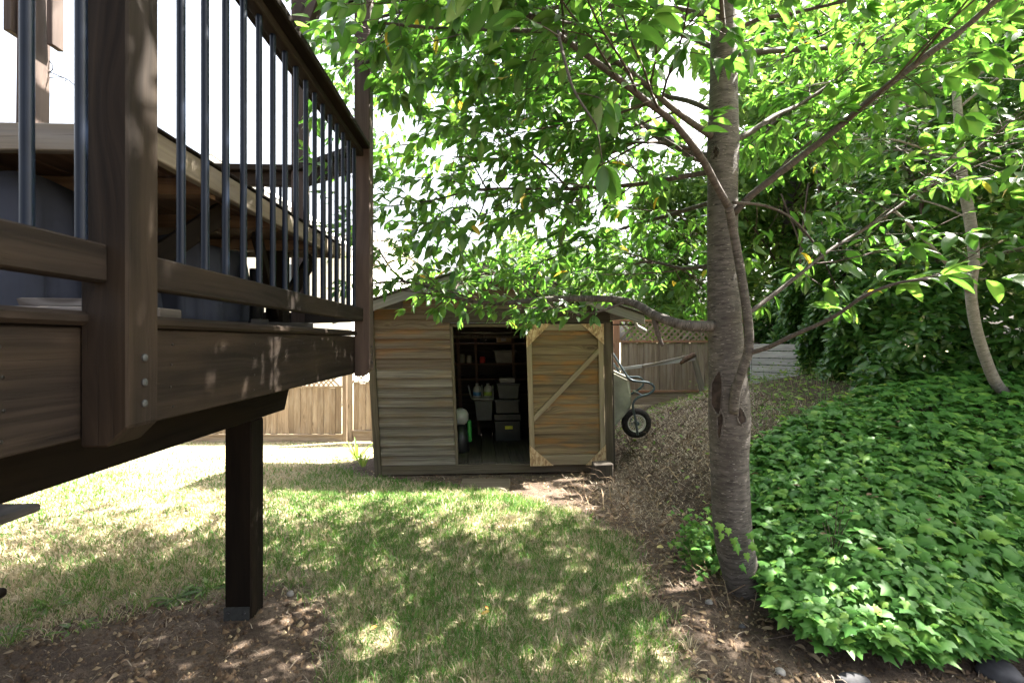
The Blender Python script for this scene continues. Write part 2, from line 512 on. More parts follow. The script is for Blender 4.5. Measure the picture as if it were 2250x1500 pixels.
_ph = rng.uniform(0, 6.28, 64)
_fx = rng.normal(0, 1, 64)
_fy = rng.normal(0, 1, 64)


def fnoise(x, y, scale=1.0, k0=0, n=12):
    """cheap smooth noise about -1..1"""
    x, y = np.asarray(x, float), np.asarray(y, float)
    o = np.zeros(np.broadcast(x, y).shape)
    for i in range(n):
        j = (k0 + i) % 64
        f = scale * (0.6 + 0.25 * i)
        o = o + np.sin((_fx[j] * x + _fy[j] * y) * f + _ph[j]) / (1 + 0.15 * i)
    return o / (0.42 * n) ** 1.0 * 0.9


# ------------------------------------------------------------------ the ground
def toe(y):
    return np.interp(y, [2.0, 2.5, 3.0, 3.6, 4.2, 4.8, 5.4, 6.4, 9.0], [1.36, 1.40, 1.48, 1.46, 1.42, 1.36, 1.30, 1.40, 1.6])


def bank_s(x, y):
    dx = x - toe(y)
    dy = (y - 2.22) - 0.16 * np.clip(x - 2.2, 0, 3)
    kk = 0.35
    h = np.clip(0.5 + 0.5 * (dy - dx) / kk, 0, 1)
    return dy * (1 - h) + dx * h - kk * h * (1 - h) + 0.06


def GZ(x, y, rough=True):
    x, y = np.asarray(x, float), np.asarray(y, float)
    Lf = sstep(-1.3, -2.7, x)
    z = -0.92 * sstep(4.0, 11.5, y) * Lf - 0.13 * sstep(3.8, 5.7, y) * (1 - Lf)
    dx = x - toe(y)
    dx = 0.05 * np.logaddexp(0, np.clip(dx / 0.05, -60, 60))
    dy = np.clip(y - 2.22 - 0.10 * np.clip(x - 2.2, 0, 3), 0, None)
    H = (0.92 + 0.16 * np.clip(x - 2.0, -.4, 4)) * (1 - 0.42 * sstep(6.4, 8.6, y))
    z = z + H * (1 - np.exp(-dx / (0.40 + 0.20 * sstep(4.0, 5.2, y)))) * (1 - np.exp(-dy / 1.35)) * sstep(30, 12, np.abs(x) + y)
    if rough:
        z = z + 0.012 * fnoise(x, y, 2.2, 3) + 0.006 * fnoise(x, y, 9.0, 20)
    return z


def lawn_mask(x, y):
    n = 0.10 * fnoise(x, y, 3.5, 8) + 0.05 * fnoise(x, y, 9, 30)
    xr = np.interp(y, [0, 2.0, 2.4, 3.0, 3.5, 4.2, 4.8, 5.2, 5.55, 5.8, 6.2, 6.8, 8.6, 9.6],
                   [.74, .78, .80, .86, .86, .62, .16, -.3, -1.0, -1.75, -2.05, -2.35, -2.55, -2.5])
    yb = np.interp(x, [-8, -2.6, -2.1, -1.8, -1.4, -1.1, -0.95, -0.8, -0.6], [2.2, 2.45, 2.68, 2.88, 3.0, 2.8, 2.45, 2.1, 1.2])
    m = sstep(-0.10, 0.16, (xr + n) - x) * sstep(-0.22, 0.26, y - (yb + n) + 0.10 * fnoise(x, y, 16, 41))
    return m * sstep(11.75, 11.55, y)


def build_ground():
    def axis(lo, hi, fine_lo, fine_hi, step, far):
        a = list(np.arange(fine_lo, fine_hi, step))
        x, s = fine_hi, step
        while x < hi:
            a.append(x)
            s *= 1.22
            x += s
        a.append(hi)
        x, s = fine_lo - step, step
        left = []
        while x > lo:
            left.append(x)
            s *= 1.22
            x -= s
        left.append(lo)
        return np.array(sorted(left) + a)
    xs = axis(-400, 400, -3.6, 4.6, 0.04, 0)
    ys = axis(-40, 700, 1.8, 8.0, 0.04, 0)
    X, Y = np.meshgrid(xs, ys)
    Z = GZ(X, Y)
    n, m = len(xs), len(ys)
    soil = 1 - lawn_mask(X, Y)
    near = sstep(9, 5, Y)
    Z = Z + near * soil * (0.010 * fnoise(X, Y, 22, 5) + 0.006 * fnoise(X, Y, 45, 17))
    V = np.stack([X.ravel(), Y.ravel(), Z.ravel()], 1)
    i, j = np.meshgrid(np.arange(n - 1), np.arange(m - 1))
    a = (j * n + i).ravel()
    F = np.stack([a, a + 1, a + n + 1, a + n], 1)
    me = npmesh('ground', V, F.ravel(), np.full(len(F), 4), None, True)
    at = me.attributes.new('lawn', 'FLOAT', 'POINT')
    at.data.foreach_set('value', np.maximum(lawn_mask(X, Y), np.maximum(sstep(8.6, 9.4, Y), sstep(4.6, 5.2, X))).ravel().astype(np.float32))
    k = NT('soil and lawn')
    lm = k.n('ShaderNodeAttribute', attribute_name='lawn').outputs['Fac']
    co = k.n('ShaderNodeTexCoord').outputs['Object']
    n1 = k.noise(co, 5, 5, 0.6)
    n2 = k.noise(co, 38, 6, 0.7)
    n3 = k.noise(co, 150, 3, 0.6)
    soilc = k.mix(k.step(n2, 0.3, 0.7), (0.050, 0.037, 0.028), (0.135, 0.102, 0.076))
    soilc = k.mix(k.math('MULTIPLY', k.step(n1, 0.42, 0.62), 0.7), soilc, (0.045, 0.032, 0.024))
    soilc = k.mix(k.math('MULTIPLY', k.step(n3, 0.62, 0.72), 0.6), soilc, (0.20, 0.165, 0.13))
    thc = k.mix(k.step(n1, 0.35, 0.65), (0.24, 0.195, 0.12), (0.12, 0.125, 0.055))
    thc = k.mix(k.math('MULTIPLY', k.step(n2, 0.35, 0.7), 0.6), thc, (0.44, 0.375, 0.26))
    col = k.mix(lm, soilc, thc)
    M['ground'] = k.done(k.bsdf(Base_Color=col, Roughness=0.95, Specular_IOR_Level=0.15, Normal=k.bump(k.math('ADD', n2, k.math('MULTIPLY', n3, 0.5)), 0.9, 0.02)))
    o = link('ground', me, 'ground')
    o['kind'] = 'structure'
    o['label'] = 'lawn, bare brown soil and rising bank of the back yard'


build_ground()


def gz(x, y):
    return float(GZ(x, y))


# ------------------------------------------------------------------ the deck
DA = 0.0424


def DK(p):
    return Vector((p[0] * math.cos(DA) - p[1] * math.sin(DA), p[0] * math.sin(DA) + p[1] * math.cos(DA), CAMZ + p[2]))


XO = -0.707            # outward face of the railing posts
XI = XO - 0.09         # face of the rim joist
YN, YF = 0.97, 2.84    # near and far railing posts


def build_deck():
    t = thing('deck', 'raised dark brown timber deck with black balusters standing on a thick post', 'deck', (DK((-1.4, 2.67, 0)).x, DK((-1.4, 2.67, 0)).y, 0))

    def b(name, mat, lo, hi, **kw):
        return mk(name, mat, t, lo, hi, DK, **kw)
    b('rim_joist', 'deck', (XI - 0.038, -1.6, -0.192), (XI, 2.93, 0.026))
    C0, C1 = (-0.835, 2.95), (-1.27, 3.30)
    beam('rim_joist', 'deck', t, DK((C0[0], C0[1], -0.087)), DK((C1[0], C1[1], -0.087)), 0.038, 0.226)
    b('rim_joist', 'deck', (-4.4, 3.27, -0.20), (-1.27, 3.308, 0.026))
    b('edge_board', 'deck', (XI - 0.12, -1.6, 0.029), (XI + 0.018, 2.93, 0.057), bevel=0.008)
    for i in range(23):
        x1 = XI - 0.126 - i * 0.146
        b('deck_board', 'deck', (x1 - 0.14, -1.6, 0.029), (x1, 2.93 + min(0.33, 0.75 * (i + 0.2) * 0.146), 0.055), bevel=0.004)
    for i in range(11):
        y = -1.3 + i * 0.42
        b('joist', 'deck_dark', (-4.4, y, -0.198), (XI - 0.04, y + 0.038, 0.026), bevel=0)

    def cut(bm):
        for v in bm.verts:
            if v.co.y > 2 and v.co.z < -0.3:
                v.co.y -= 0.12
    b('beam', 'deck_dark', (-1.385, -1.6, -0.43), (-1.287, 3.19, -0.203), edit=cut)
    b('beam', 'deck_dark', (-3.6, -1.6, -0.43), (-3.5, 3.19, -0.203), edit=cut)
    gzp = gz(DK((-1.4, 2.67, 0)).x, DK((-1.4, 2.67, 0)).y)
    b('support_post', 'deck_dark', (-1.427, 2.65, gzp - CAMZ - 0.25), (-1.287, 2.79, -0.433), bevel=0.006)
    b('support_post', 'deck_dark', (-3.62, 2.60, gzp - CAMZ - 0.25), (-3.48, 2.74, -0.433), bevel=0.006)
    br = b('post_bracket', 'galv', (-1.430, 2.642, gzp - CAMZ + 0.0), (-1.295, 2.648, gzp - CAMZ + 0.075), bevel=0.002)
    for bx in (-1.405, -1.32):
        lathe('bolt', 'steel_dark', br, [(0.0, 0.008), (0.007, 0.008), (0.008, 0.0)], DK((bx, 2.642, gzp - CAMZ + 0.045)), (0, -1, 0), 8)

    # railing posts with a chamfered foot
    def foot(bm):
        bm.edges.ensure_lookup_table()
        e = [e for e in bm.edges if all(v.co.z < -0.1 and v.co.x > XO - 0.01 for v in e.verts)]
        bmesh.ops.bevel(bm, geom=e, offset=0.038, segments=1, affect='EDGES')

    def post(y, h0, h1, mat='deck'):
        return mk('rail_post', mat, t, (XO - 0.089, y, h0), (XO, y + 0.089, h1), DK, 2, 0.004, foot)
    p = post(YN, -0.207, 1.20)
    for h in (-0.035, -0.085, -0.128):
        lathe('bolt', 'galv', p, [(0.0078, 0.0), (0.0078, 0.003), (0.0055, 0.0045), (0.0, 0.005)], DK((XO, YN + 0.045, h)), (1, 0.04, 0), 10)
    p = post(YF, -0.207, 2.9, 'pergola')
    for h in (-0.035, -0.085, -0.128):
        lathe('bolt', 'galv', p, [(0.0078, 0.0), (0.0078, 0.003), (0.0055, 0.0045), (0.0, 0.005)], DK((XO, YF + 0.045, h)), (1, 0.04, 0), 10)
    post(-0.9, -0.215, 1.2)
    # nail heads on the rim where the joists end
    for i in range(11):
        y = -1.3 + i * 0.42 + 0.02
        if 0.4 < y < 2.9:
            for h in (-0.165, -0.115, -0.06, -0.01):
                lathe('nail', 'iron', t, [(0.0035, -0.002), (0.0035, 0.001), (0, 0.0012)], DK((XI, y + random.uniform(-.006, .006), h)), (1, 0.04, 0), 6)
    # rails
    for (y0, y1) in ((-0.81, YN), (YN + 0.089, YF)):
        b('bottom_rail', 'deck', (XO - 0.075, y0, 0.112), (XO - 0.036, y1, 0.186), bevel=0.004)
        b('sub_rail', 'deck', (XO - 0.078, y0, 1.068), (XO - 0.036, y1, 1.108), bevel=0.004)
        b('top_rail', 'deck_dark', (XO - 0.135, y0, 1.110), (XO + 0.003, y1, 1.147), bevel=0.006)
    # end railing: clipped corner and the far side
    E0, E1 = (-0.80, 2.93), (-1.235, 3.26)
    for (a, c) in ((E0, E1), ((-1.30, 3.27), (-4.4, 3.27))):
        beam('top_rail', 'deck', t, DK((a[0], a[1], 1.128)), DK((c[0], c[1], 1.128)), 0.13, 0.037)
        beam('sub_rail', 'deck', t, DK((a[0], a[1], 1.064)), DK((c[0], c[1], 1.064)), 0.04, 0.088)
        beam('bottom_rail', 'deck', t, DK((a[0], a[1], 0.15)), DK((c[0], c[1], 0.15)), 0.04, 0.074)
    # balusters: one mesh shared
    bm = bmesh.new()
    rings = tube_bm(bm, [(0, 0, -0.441), (0, 0, -0.44), (0, 0, 0.44), (0, 0, 0.441)], 0.0098, 14, True)
    me = bpy.data.meshes.new('baluster')
    bm.to_mesh(me)
    bm.free()
    ys = [YN - 0.036 - 0.105 * i for i in range(17)] + [YN + 0.089 + 0.165 + 0.1 * i for i in range(16)]
    for y in ys:
        link('baluster', me, 'baluster', t, DK((XO - 0.057, y, 0.627)))
    for i in range(4):
        f = (i + 0.8) / 4.6
        link('baluster', me, 'baluster', t, DK((E0[0] + (E1[0] - E0[0]) * f, E0[1] + (E1[1] - E0[1]) * f, 0.627)))
    for i in range(26):
        link('baluster', me, 'baluster', t, DK((-1.40 - 0.115 * i, 3.27, 0.627)))
    return t


build_deck()


def build_pergola():
    t = thing('pergola', 'brown timber pergola with braced corner post above the deck railing', 'pergola', DK((-1.27, 3.27, 0.06)))
    p = mk('post', 'pergola', t, (-1.312, 3.225, 0.058), (-1.223, 3.314, 2.9), DK, 2)
    # tie beam along the far side and the angled one back to the tall rail post
    beam('tie_beam', 'pergola', t, DK((-3.0, 3.27, 2.38)), DK((-1.1, 3.27, 2.38)), 0.04, 0.19)
    beam('tie_beam', 'pergola', t, DK((-1.35, 3.36, 2.38)), DK((-0.72, 2.86, 2.38)), 0.04, 0.19)
    beam('knee_brace', 'pergola', t, DK((-1.29, 3.20, 1.90)), DK((-0.93, 3.12, 2.52)), 0.038, 0.12)
    beam('knee_brace', 'pergola', t, DK((-1.26, 3.20, 1.90)), DK((-0.94, 2.98, 2.42)), 0.038, 0.10)
    beam('knee_brace', 'deck', t, DK((-0.82, 2.86, 1.95)), DK((-1.12, 3.10, 2.40)), 0.038, 0.10)
    beam('rafter', 'pergola', t, DK((-1.35, 3.55, 2.52)), DK((-1.30, 0.6, 2.9)), 0.04, 0.14)
    # the post at the left with its pair of bolted boards
    q = thing('pergola_post', 'tall square timber post with sunlit orange side behind the table', 'post', DK((-2.48, 2.62, 0.06)))
    mk('post', 'pergola', q, (-2.475, 2.62, 0.058), (-2.382, 2.71, 2.6), lambda p: DK((p[0] + 0.012 * (p[2] - 1), p[1], p[2])), 2)
    mk('side_board', 'pergola', q, (-2.516, 2.60, 1.60), (-2.478, 2.74, 2.6), DK, 2)

    def spl(p):
        return DK((p[0] + 0.04 * (p[2] - 1.55), p[1] - 0.05 * (p[2] - 1.55), p[2]))
    mk('side_board', 'pergola', q, (-2.336, 2.64, 1.555), (-2.305, 2.71, 2.6), spl, 2)
    for h in (1.68, 1.80, 1.92):
        lathe('bolt', 'galv', q, [(0.008, 0), (0.008, 0.008), (0, 0.009)], DK((-2.516, 2.66, h)), (-1, 0, 0), 8)
    # scroll bracket
    s = thing('scroll_bracket', 'thin black iron scroll hook on the sunlit post', 'bracket', DK((-2.42, 2.65, 1.4)))
    o = W(98, 158, 2.60)

    def sp(px, py, d=2.60):
        return W(px, py, d)
    tube('arm', 'iron', s, [sp(92, 156), sp(112, 160), sp(132, 168), sp(150, 176), sp(166, 190), sp(176, 205), sp(174, 214), sp(166, 208)], 0.0022, 6, 3)
    tube('scroll', 'iron', s, [sp(94, 128), sp(106, 132), sp(115, 143), sp(116, 152), sp(110, 158), sp(102, 154), sp(102, 147), sp(107, 147), sp(108, 151)], 0.0022, 6, 3)
    tube('scroll', 'iron', s, [sp(96, 182), sp(101, 184), sp(104, 179), sp(100, 176), sp(104, 173), sp(118, 170), sp(132, 170), sp(144, 173), sp(144, 179), sp(140, 178)], 0.0018, 6, 3)


build_pergola()


def build_deck_furniture():
    HT = 0.562
    x0, x1, y0, y1 = -2.25, -0.90, 1.30, 2.93
    t = thing('patio_table', 'weathered plank table seen from below behind the balusters', 'table', DK((-1.5, 2.1, 0.057)))

    def b(name, mat, lo, hi, **kw):
        return mk(name, mat, t, lo, hi, DK, **kw)
    n = 9
    for i in range(n):
        w = (x1 - x0) / n
        b('top_plank', 'tableunder', (x0 + i * w, y0 + .03, HT - 0.028), (x0 + (i + 1) * w - 0.006, y1 - .03, HT - 0.002))
    b('apron', 'tabletop', (x1 - 0.03, y0, HT - 0.075), (x1, y1, HT))
    b('apron', 'tabletop', (x0, y0, HT - 0.075), (x0 + 0.03, y1, HT))
    b('apron', 'tabletop', (x0 + 0.032, y0, HT - 0.070), (x1 - 0.032, y0 + 0.028, HT + 0.001))
    b('apron', 'tabletop', (x0 + 0.032, y1 - 0.028, HT - 0.070), (x1 - 0.032, y1, HT + 0.001))
    b('edge_strip', 'deck_dark', (x1 - 0.06, y0 + 0.002, HT + 0.002), (x1 + 0.006, y1, HT + 0.012), bevel=0.002)
    for y in (1.62, 2.1, 2.6):
        b('cross_batten', 'tableunder', (x0 + 0.04, y, HT - 0.085), (x1 - 0.04, y + 0.07, HT - 0.03))
    b('leg', 'deck_dark', (-1.2, 1.5, 0.058), (-1.11, 1.59, HT - 0.03))
    b('leg', 'deck_dark', (-1.2, 2.62, 0.058), (-1.11, 2.71, HT - 0.03))
    b('leg', 'deck_dark', (-2.1, 1.5, 0.058), (-2.01, 1.59, HT - 0.03))
    b('leg', 'deck_dark', (-2.1, 2.62, 0.058), (-2.01, 2.71, HT - 0.03))
    beam('brace', 'deck_dark', t, DK((-1.15, 1.58, 0.2)), DK((-1.0, 1.85, HT - 0.08)), 0.03, 0.07)
    beam('brace', 'deck_dark', t, DK((-1.15, 2.64, 0.14)), DK((-1.05, 2.20, HT - 0.08)), 0.03, 0.07)
    beam('brace', 'deck_dark', t, DK((-1.15, 2.66, 0.14)), DK((-1.05, 2.88, HT - 0.08)), 0.03, 0.07)

    # draped covers
    def cover(name, label, cx, cy, rx, ry, h0, h1, seed):
        rr = random.Random(seed)
        nseg, rows = 96, 14
        bm = bmesh.new()
        ph = [rr.uniform(0, 6.28) for _ in range(4)]
        rings = []
        for j in range(rows + 1):
            f = j / rows                      # 0 at the hem, 1 at the top
            ring = []
            for i in range(nseg):
                a = 2 * math.pi * i / nseg
                ca, sa = math.cos(a), math.sin(a)
                e = 0.45
                ux = math.copysign(abs(ca) ** e, ca)
                uy = math.copysign(abs(sa) ** e, sa)
                fold = (0.035 * math.sin(9 * a + ph[0]) + 0.022 * math.sin(17 * a + ph[1]) + 0.015 * math.sin(31 * a + ph[2])) * (1 - f) ** 0.7
                k_ = 1 + fold + 0.07 * (1 - f) - 0.10 * max(0, f - 0.85) * 4
                z = h0 + (h1 - h0) * f + 0.012 * math.sin(5 * a + ph[3]) * (1 if f > 0.02 else 0)
                ring.append(bm.verts.new(DK((cx + rx * ux * k_, cy + ry * uy * k_, z))))
            rings.append(ring)
        for r0, r1 in zip(rings, rings[1:]):
            for i in range(nseg):
                bm.faces.new((r0[i], r0[(i + 1) % nseg], r1[(i + 1) % nseg], r1[i]))
        top = bm.verts.new(DK((cx, cy, h1 + 0.02)))
        for i in range(nseg):
            bm.faces.new((rings[-1][i], rings[-1][(i + 1) % nseg], top))
        o = from_bm(name, bm, 'cloth', None, True)
        tag(o, label, 'cover')
    cover('furniture_cover', 'blue grey fabric cover draped to the deck under the front of the table', -1.78, 1.66, 0.50, 0.32, 0.062, HT - 0.09, 3)
    cover('furniture_cover', 'blue grey fabric cover on the low furniture at the far end of the table', -1.62, 2.30, 0.40, 0.27, 0.062, HT - 0.13, 5)
    # timber lying on the deck edge
    pl = thing('weathered_timber', 'flaking grey painted timber lying at the deck edge behind the near post', 'timber', DK((-1.05, 1.45, 0.057)))
    mk('plank', 'peeling', pl, (-1.50, 1.40, 0.058), (-0.93, 1.50, 0.092), lambda p: DK((p[0], p[1] + 0.2 * (p[0] + 0.9), p[2])))
    mk('plank', 'peeling', pl, (-1.40, 1.42, 0.094), (-1.02, 1.49, 0.118), lambda p: DK((p[0], p[1] + 0.1 * (p[0] + 0.9), p[2])))
    # umbrella stand
    u = thing('umbrella_base', 'black cross shaped umbrella foot on the deck boards', 'umbrella base', DK((-1.0, 2.35, 0.057)))
    for a in (0.5, 0.5 + math.pi / 2):
        c, s_ = math.cos(a), math.sin(a)
        beam('foot', 'black', u, DK((-1.12 - 0.25 * c, 2.35 - 0.25 * s_, 0.074 + (0.004 if a > 1 else 0))), DK((-1.12 + 0.25 * c, 2.35 + 0.25 * s_, 0.074 + (0.004 if a > 1 else 0))), 0.07, 0.03)
    tube('socket', 'black', u, [DK((-1.12, 2.35, 0.09)), DK((-1.12, 2.35, 0.34))], 0.028, 12)
    # dish on the table
    c = DK((-2.02, 1.50, HT))
    d = thing('brass_dish', 'shallow brass bird dish on the table edge', 'dish', c)
    lathe('bowl', 'brass', d, [(0.02, 0.0), (0.028, 0.012), (0.06, 0.02), (0.062, 0.024), (0.03, 0.02), (0.0, 0.015)], c + Vector((0.04, 0.0, 0.0)), (0, 0, 1), 24)


build_deck_furniture()


def build_stairs():
    t = thing('deck_stairs', 'wooden stair tread with ribbed grey mat under the deck edge', 'stairs', (-2.9, 2.2, 0))
    mk('tread', 'peeling', t, (-2.60, 1.2, -0.87), (-2.30, 2.58, -0.83), DK, 1, 0.012)
    mk('tread_mat', 'mat', t, (-2.58, 1.25, -0.828), (-2.37, 2.40, -0.812), DK, 1, 0.003)
    mk('tread', 'deck', t, (-2.40, 1.2, -1.12), (-2.12, 2.22, -1.08), DK, 1, 0.012)
    mk('stringer', 'deck_dark', t, (-2.6, 1.3, -1.5), (-2.3, 1.34, -0.9), DK, 2)
    mk('stringer', 'deck_dark', t, (-2.66, 2.16, -1.62), (-2.36, 2.2, -0.9), DK, 2)


build_stairs()

# ------------------------------------------------------------------ the shed
SA = R(4.0)
S0 = Vector((-1.633, 5.8, -0.10))
SW, SD_ = 2.90, 2.4


def SH(p):
    u, v, w = p
    u = u - w * (0.055 - 0.013 * u)
    return S0 + Vector((u * math.cos(SA) - v * math.sin(SA), u * math.sin(SA) + v * math.cos(SA), w))


def gable(u):
    """height of the wall under the roof at u"""
    return 2.44 - abs(u - SW / 2) / (SW / 2) * 0.50


def build_shed():
    t = thing('garden_shed', 'small weathered timber shed with open sliding door and gable roof', 'shed', S0)

    def b(name, mat, lo, hi, par=t, **kw):
        return mk(name, mat, par, lo, hi, SH, **kw)
    # carcass walls
    b('side_wall', 'siding_grey', (0.0, 0.02, 0.02), (0.04, SD_, 1.86), bevel=0, axis=1)
    b('side_wall', 'siding_grey', (SW - 0.04, 0.06, 0.02), (SW, SD_, 1.86), bevel=0, axis=1)
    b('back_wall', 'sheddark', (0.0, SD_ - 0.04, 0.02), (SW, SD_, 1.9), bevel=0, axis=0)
    # bevel siding, one board at a time
    n = 21
    rev = 0.1165

    def board(u0, u1, w0, mat, k):
        def ed(bm):
            for v in bm.verts:
                if v.co.z > w0 + rev * 0.5 and v.co.y < -0.001:
                    v.co.y = -0.003
        o = mk('siding_board', mat, t, (u0, -0.032, w0), (u1, 0.012, w0 + rev + 0.004), SH, 0, 0.0, ed)
        return o
    for i in range(n):
        w0 = 0.105 + i * rev
        wt = w0 + rev
        if w0 > 2.26:
            break
        mat = 'siding_grey' if i < 10 else 'siding'
        half = (2.44 - wt) / 0.50 * (SW / 2) if wt > 1.92 else 9
        lo_, hi_ = max(0.075, SW / 2 - half), min(SW - 0.03, SW / 2 + half)
        if w0 < 1.80:
            board(lo_, 0.955, w0, mat, i)
        else:
            board(lo_, hi_, w0, mat, i)
    # framing behind the front
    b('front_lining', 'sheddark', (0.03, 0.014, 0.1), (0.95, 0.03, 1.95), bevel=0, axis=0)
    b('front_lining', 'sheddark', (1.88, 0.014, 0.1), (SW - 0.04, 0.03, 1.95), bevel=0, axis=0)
    b('corner_board', 'shedtrim', (-0.008, -0.040, -0.04), (0.072, 0.02, 1.93), axis=2)
    b('corner_board', 'shedtrim', (SW - 0.115, -0.060, -0.02), (SW - 0.012, 0.02, 1.82), axis=2)
    b('corner_board', 'sheddark', (SW - 0.010, -0.05, -0.02), (SW + 0.012, 0.1, 1.84), axis=2)
    b('sill_board', 'shedtrim', (0.074, -0.032, -0.01), (SW - 0.118, 0.012, 0.098), axis=0)
    b('door_jamb', 'shedtrim', (0.958, -0.030, 0.10), (0.99, 0.06, 1.80), axis=2)
    b('head_trim', 'shedtrim', (0.958, -0.030, 1.765), (1.92, 0.055, 1.80), axis=0)
    b('track_board', 'sheddark', (0.86, -0.050, 1.815), (SW - 0.02, -0.024, 1.985), axis=0)
    # floor boards run front to back
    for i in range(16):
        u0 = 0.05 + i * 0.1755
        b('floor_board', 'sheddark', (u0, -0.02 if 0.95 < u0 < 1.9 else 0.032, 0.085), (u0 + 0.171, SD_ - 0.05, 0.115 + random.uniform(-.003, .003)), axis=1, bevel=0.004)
    # roof: two slopes
    for sgn in (-1, 1):
        def slope(p, sgn=sgn):
            # p.x runs down the slope, p.y depth, p.z thickness
            u = SW / 2 + sgn * p[0] * 0.945
            w = 2.52 - p[0] * 0.327 + p[2] * 0.95
            q = SH((u, p[1], w))
            return q
        mk('roof_deck', 'sheddark', t, (0.0, -0.30, -0.02), (1.86, SD_ + 0.2, 0.0), slope, 1, 0)
        for i in range(12):
            x0 = i * 0.157
            mk('roof_felt_strip', 'roof', t, (x0, -0.325 - 0.004 * (i % 2), 0.006 + 0.006 * 0), (x0 + 0.18, SD_ + 0.22, 0.015),
               lambda p, s=slope, x0=x0: s((p[0], p[1], p[2] + 0.010 * (p[0] - x0) / 0.18)), 1, 0)
        mk('fascia_board', 'fascia', t, (0.0 if sgn < 0 else 0.012, -0.300, -0.13), (1.87, -0.275, -0.012), slope, 0, 0.003)
    # foundation blocks
    for u0 in (0.35, 2.2):
        b('footing', 'concrete', (u0, 0.02, -0.12), (u0 + 0.16, 0.3, -0.012))

    # sliding door
    d = b('sliding_door', 'doorplank', (1.872, -0.078, 0.105), (2.758, -0.068, 1.795), axis=0, bevel=0)
    for i in range(14):
        w0 = 0.112 + i * 0.1195

        def ed(bm, w0=w0):
            for v in bm.verts:
                if v.co.z > w0 + 0.06 and v.co.y < -0.085:
                    v.co.y += 0.008
        b('plank', 'doorplank', (1.885, -0.096, w0), (2.745, -0.080, w0 + 0.1185), par=d, axis=0, bevel=0.0015, edit=ed)
    b('stile', 'doortrim', (1.852, -0.124, 0.10), (1.912, -0.098, 1.80), par=d, axis=2)
    b('stile', 'doortrim', (2.712, -0.124, 0.10), (2.772, -0.098, 1.80), par=d, axis=2)
    b('cross_rail', 'doortrim', (1.914, -0.122, 0.10), (2.710, -0.098, 0.215), par=d, axis=0)
    b('cross_rail', 'doortrim', (1.914, -0.122, 1.72), (2.710, -0.098, 1.80), par=d, axis=0)
    # diagonal brace
    A, B = Vector((1.925, 0, 0.70)), Vector((2.705, 0, 1.43))
    dr = (B - A).normalized()
    nr = Vector((-dr.z, 0, dr.x))

    def bmap(p):
        q = A + dr * p[0] + nr * p[1]
        return SH((min(max(q.x, 1.914), 2.712), -0.098 - p[2], q.z))
    mk('diagonal_brace', 'doortrim', d, (-0.06, -0.05, 0.0), ((B - A).length + 0.06, 0.05, 0.024), bmap, 0, 0)

    def gusset(cu, cw, su, sw, ru, rw):
        bm = bmesh.new()
        pts = [(cu, cw), (cu + su * ru, cw), (cu, cw + sw * rw)]
        f = [bm.verts.new(SH((u, -0.138, w))) for u, w in pts]
        k_ = [bm.verts.new(SH((u, -0.1255, w))) for u, w in pts]
        bm.faces.new(f)
        bm.faces.new(list(reversed(k_)))
        for i in range(3):
            j = (i + 1) % 3
            bm.faces.new((f[i], f[j], k_[j], k_[i]))
        bmesh.ops.recalc_face_normals(bm, faces=bm.faces)
        from_bm('corner_gusset', bm, 'osb', d)
    gusset(1.850, 1.803, 1, -1, 0.29, 0.29)
    gusset(2.775, 1.803, -1, -1, 0.27, 0.25)
    gusset(1.850, 0.097, 1, 1, 0.28, 0.25)
    gusset(2.775, 0.097, -1, 1, 0.25, 0.24)
    return t


build_shed()


def s_xyz(u, v, w):
    return SH((u, v, w))


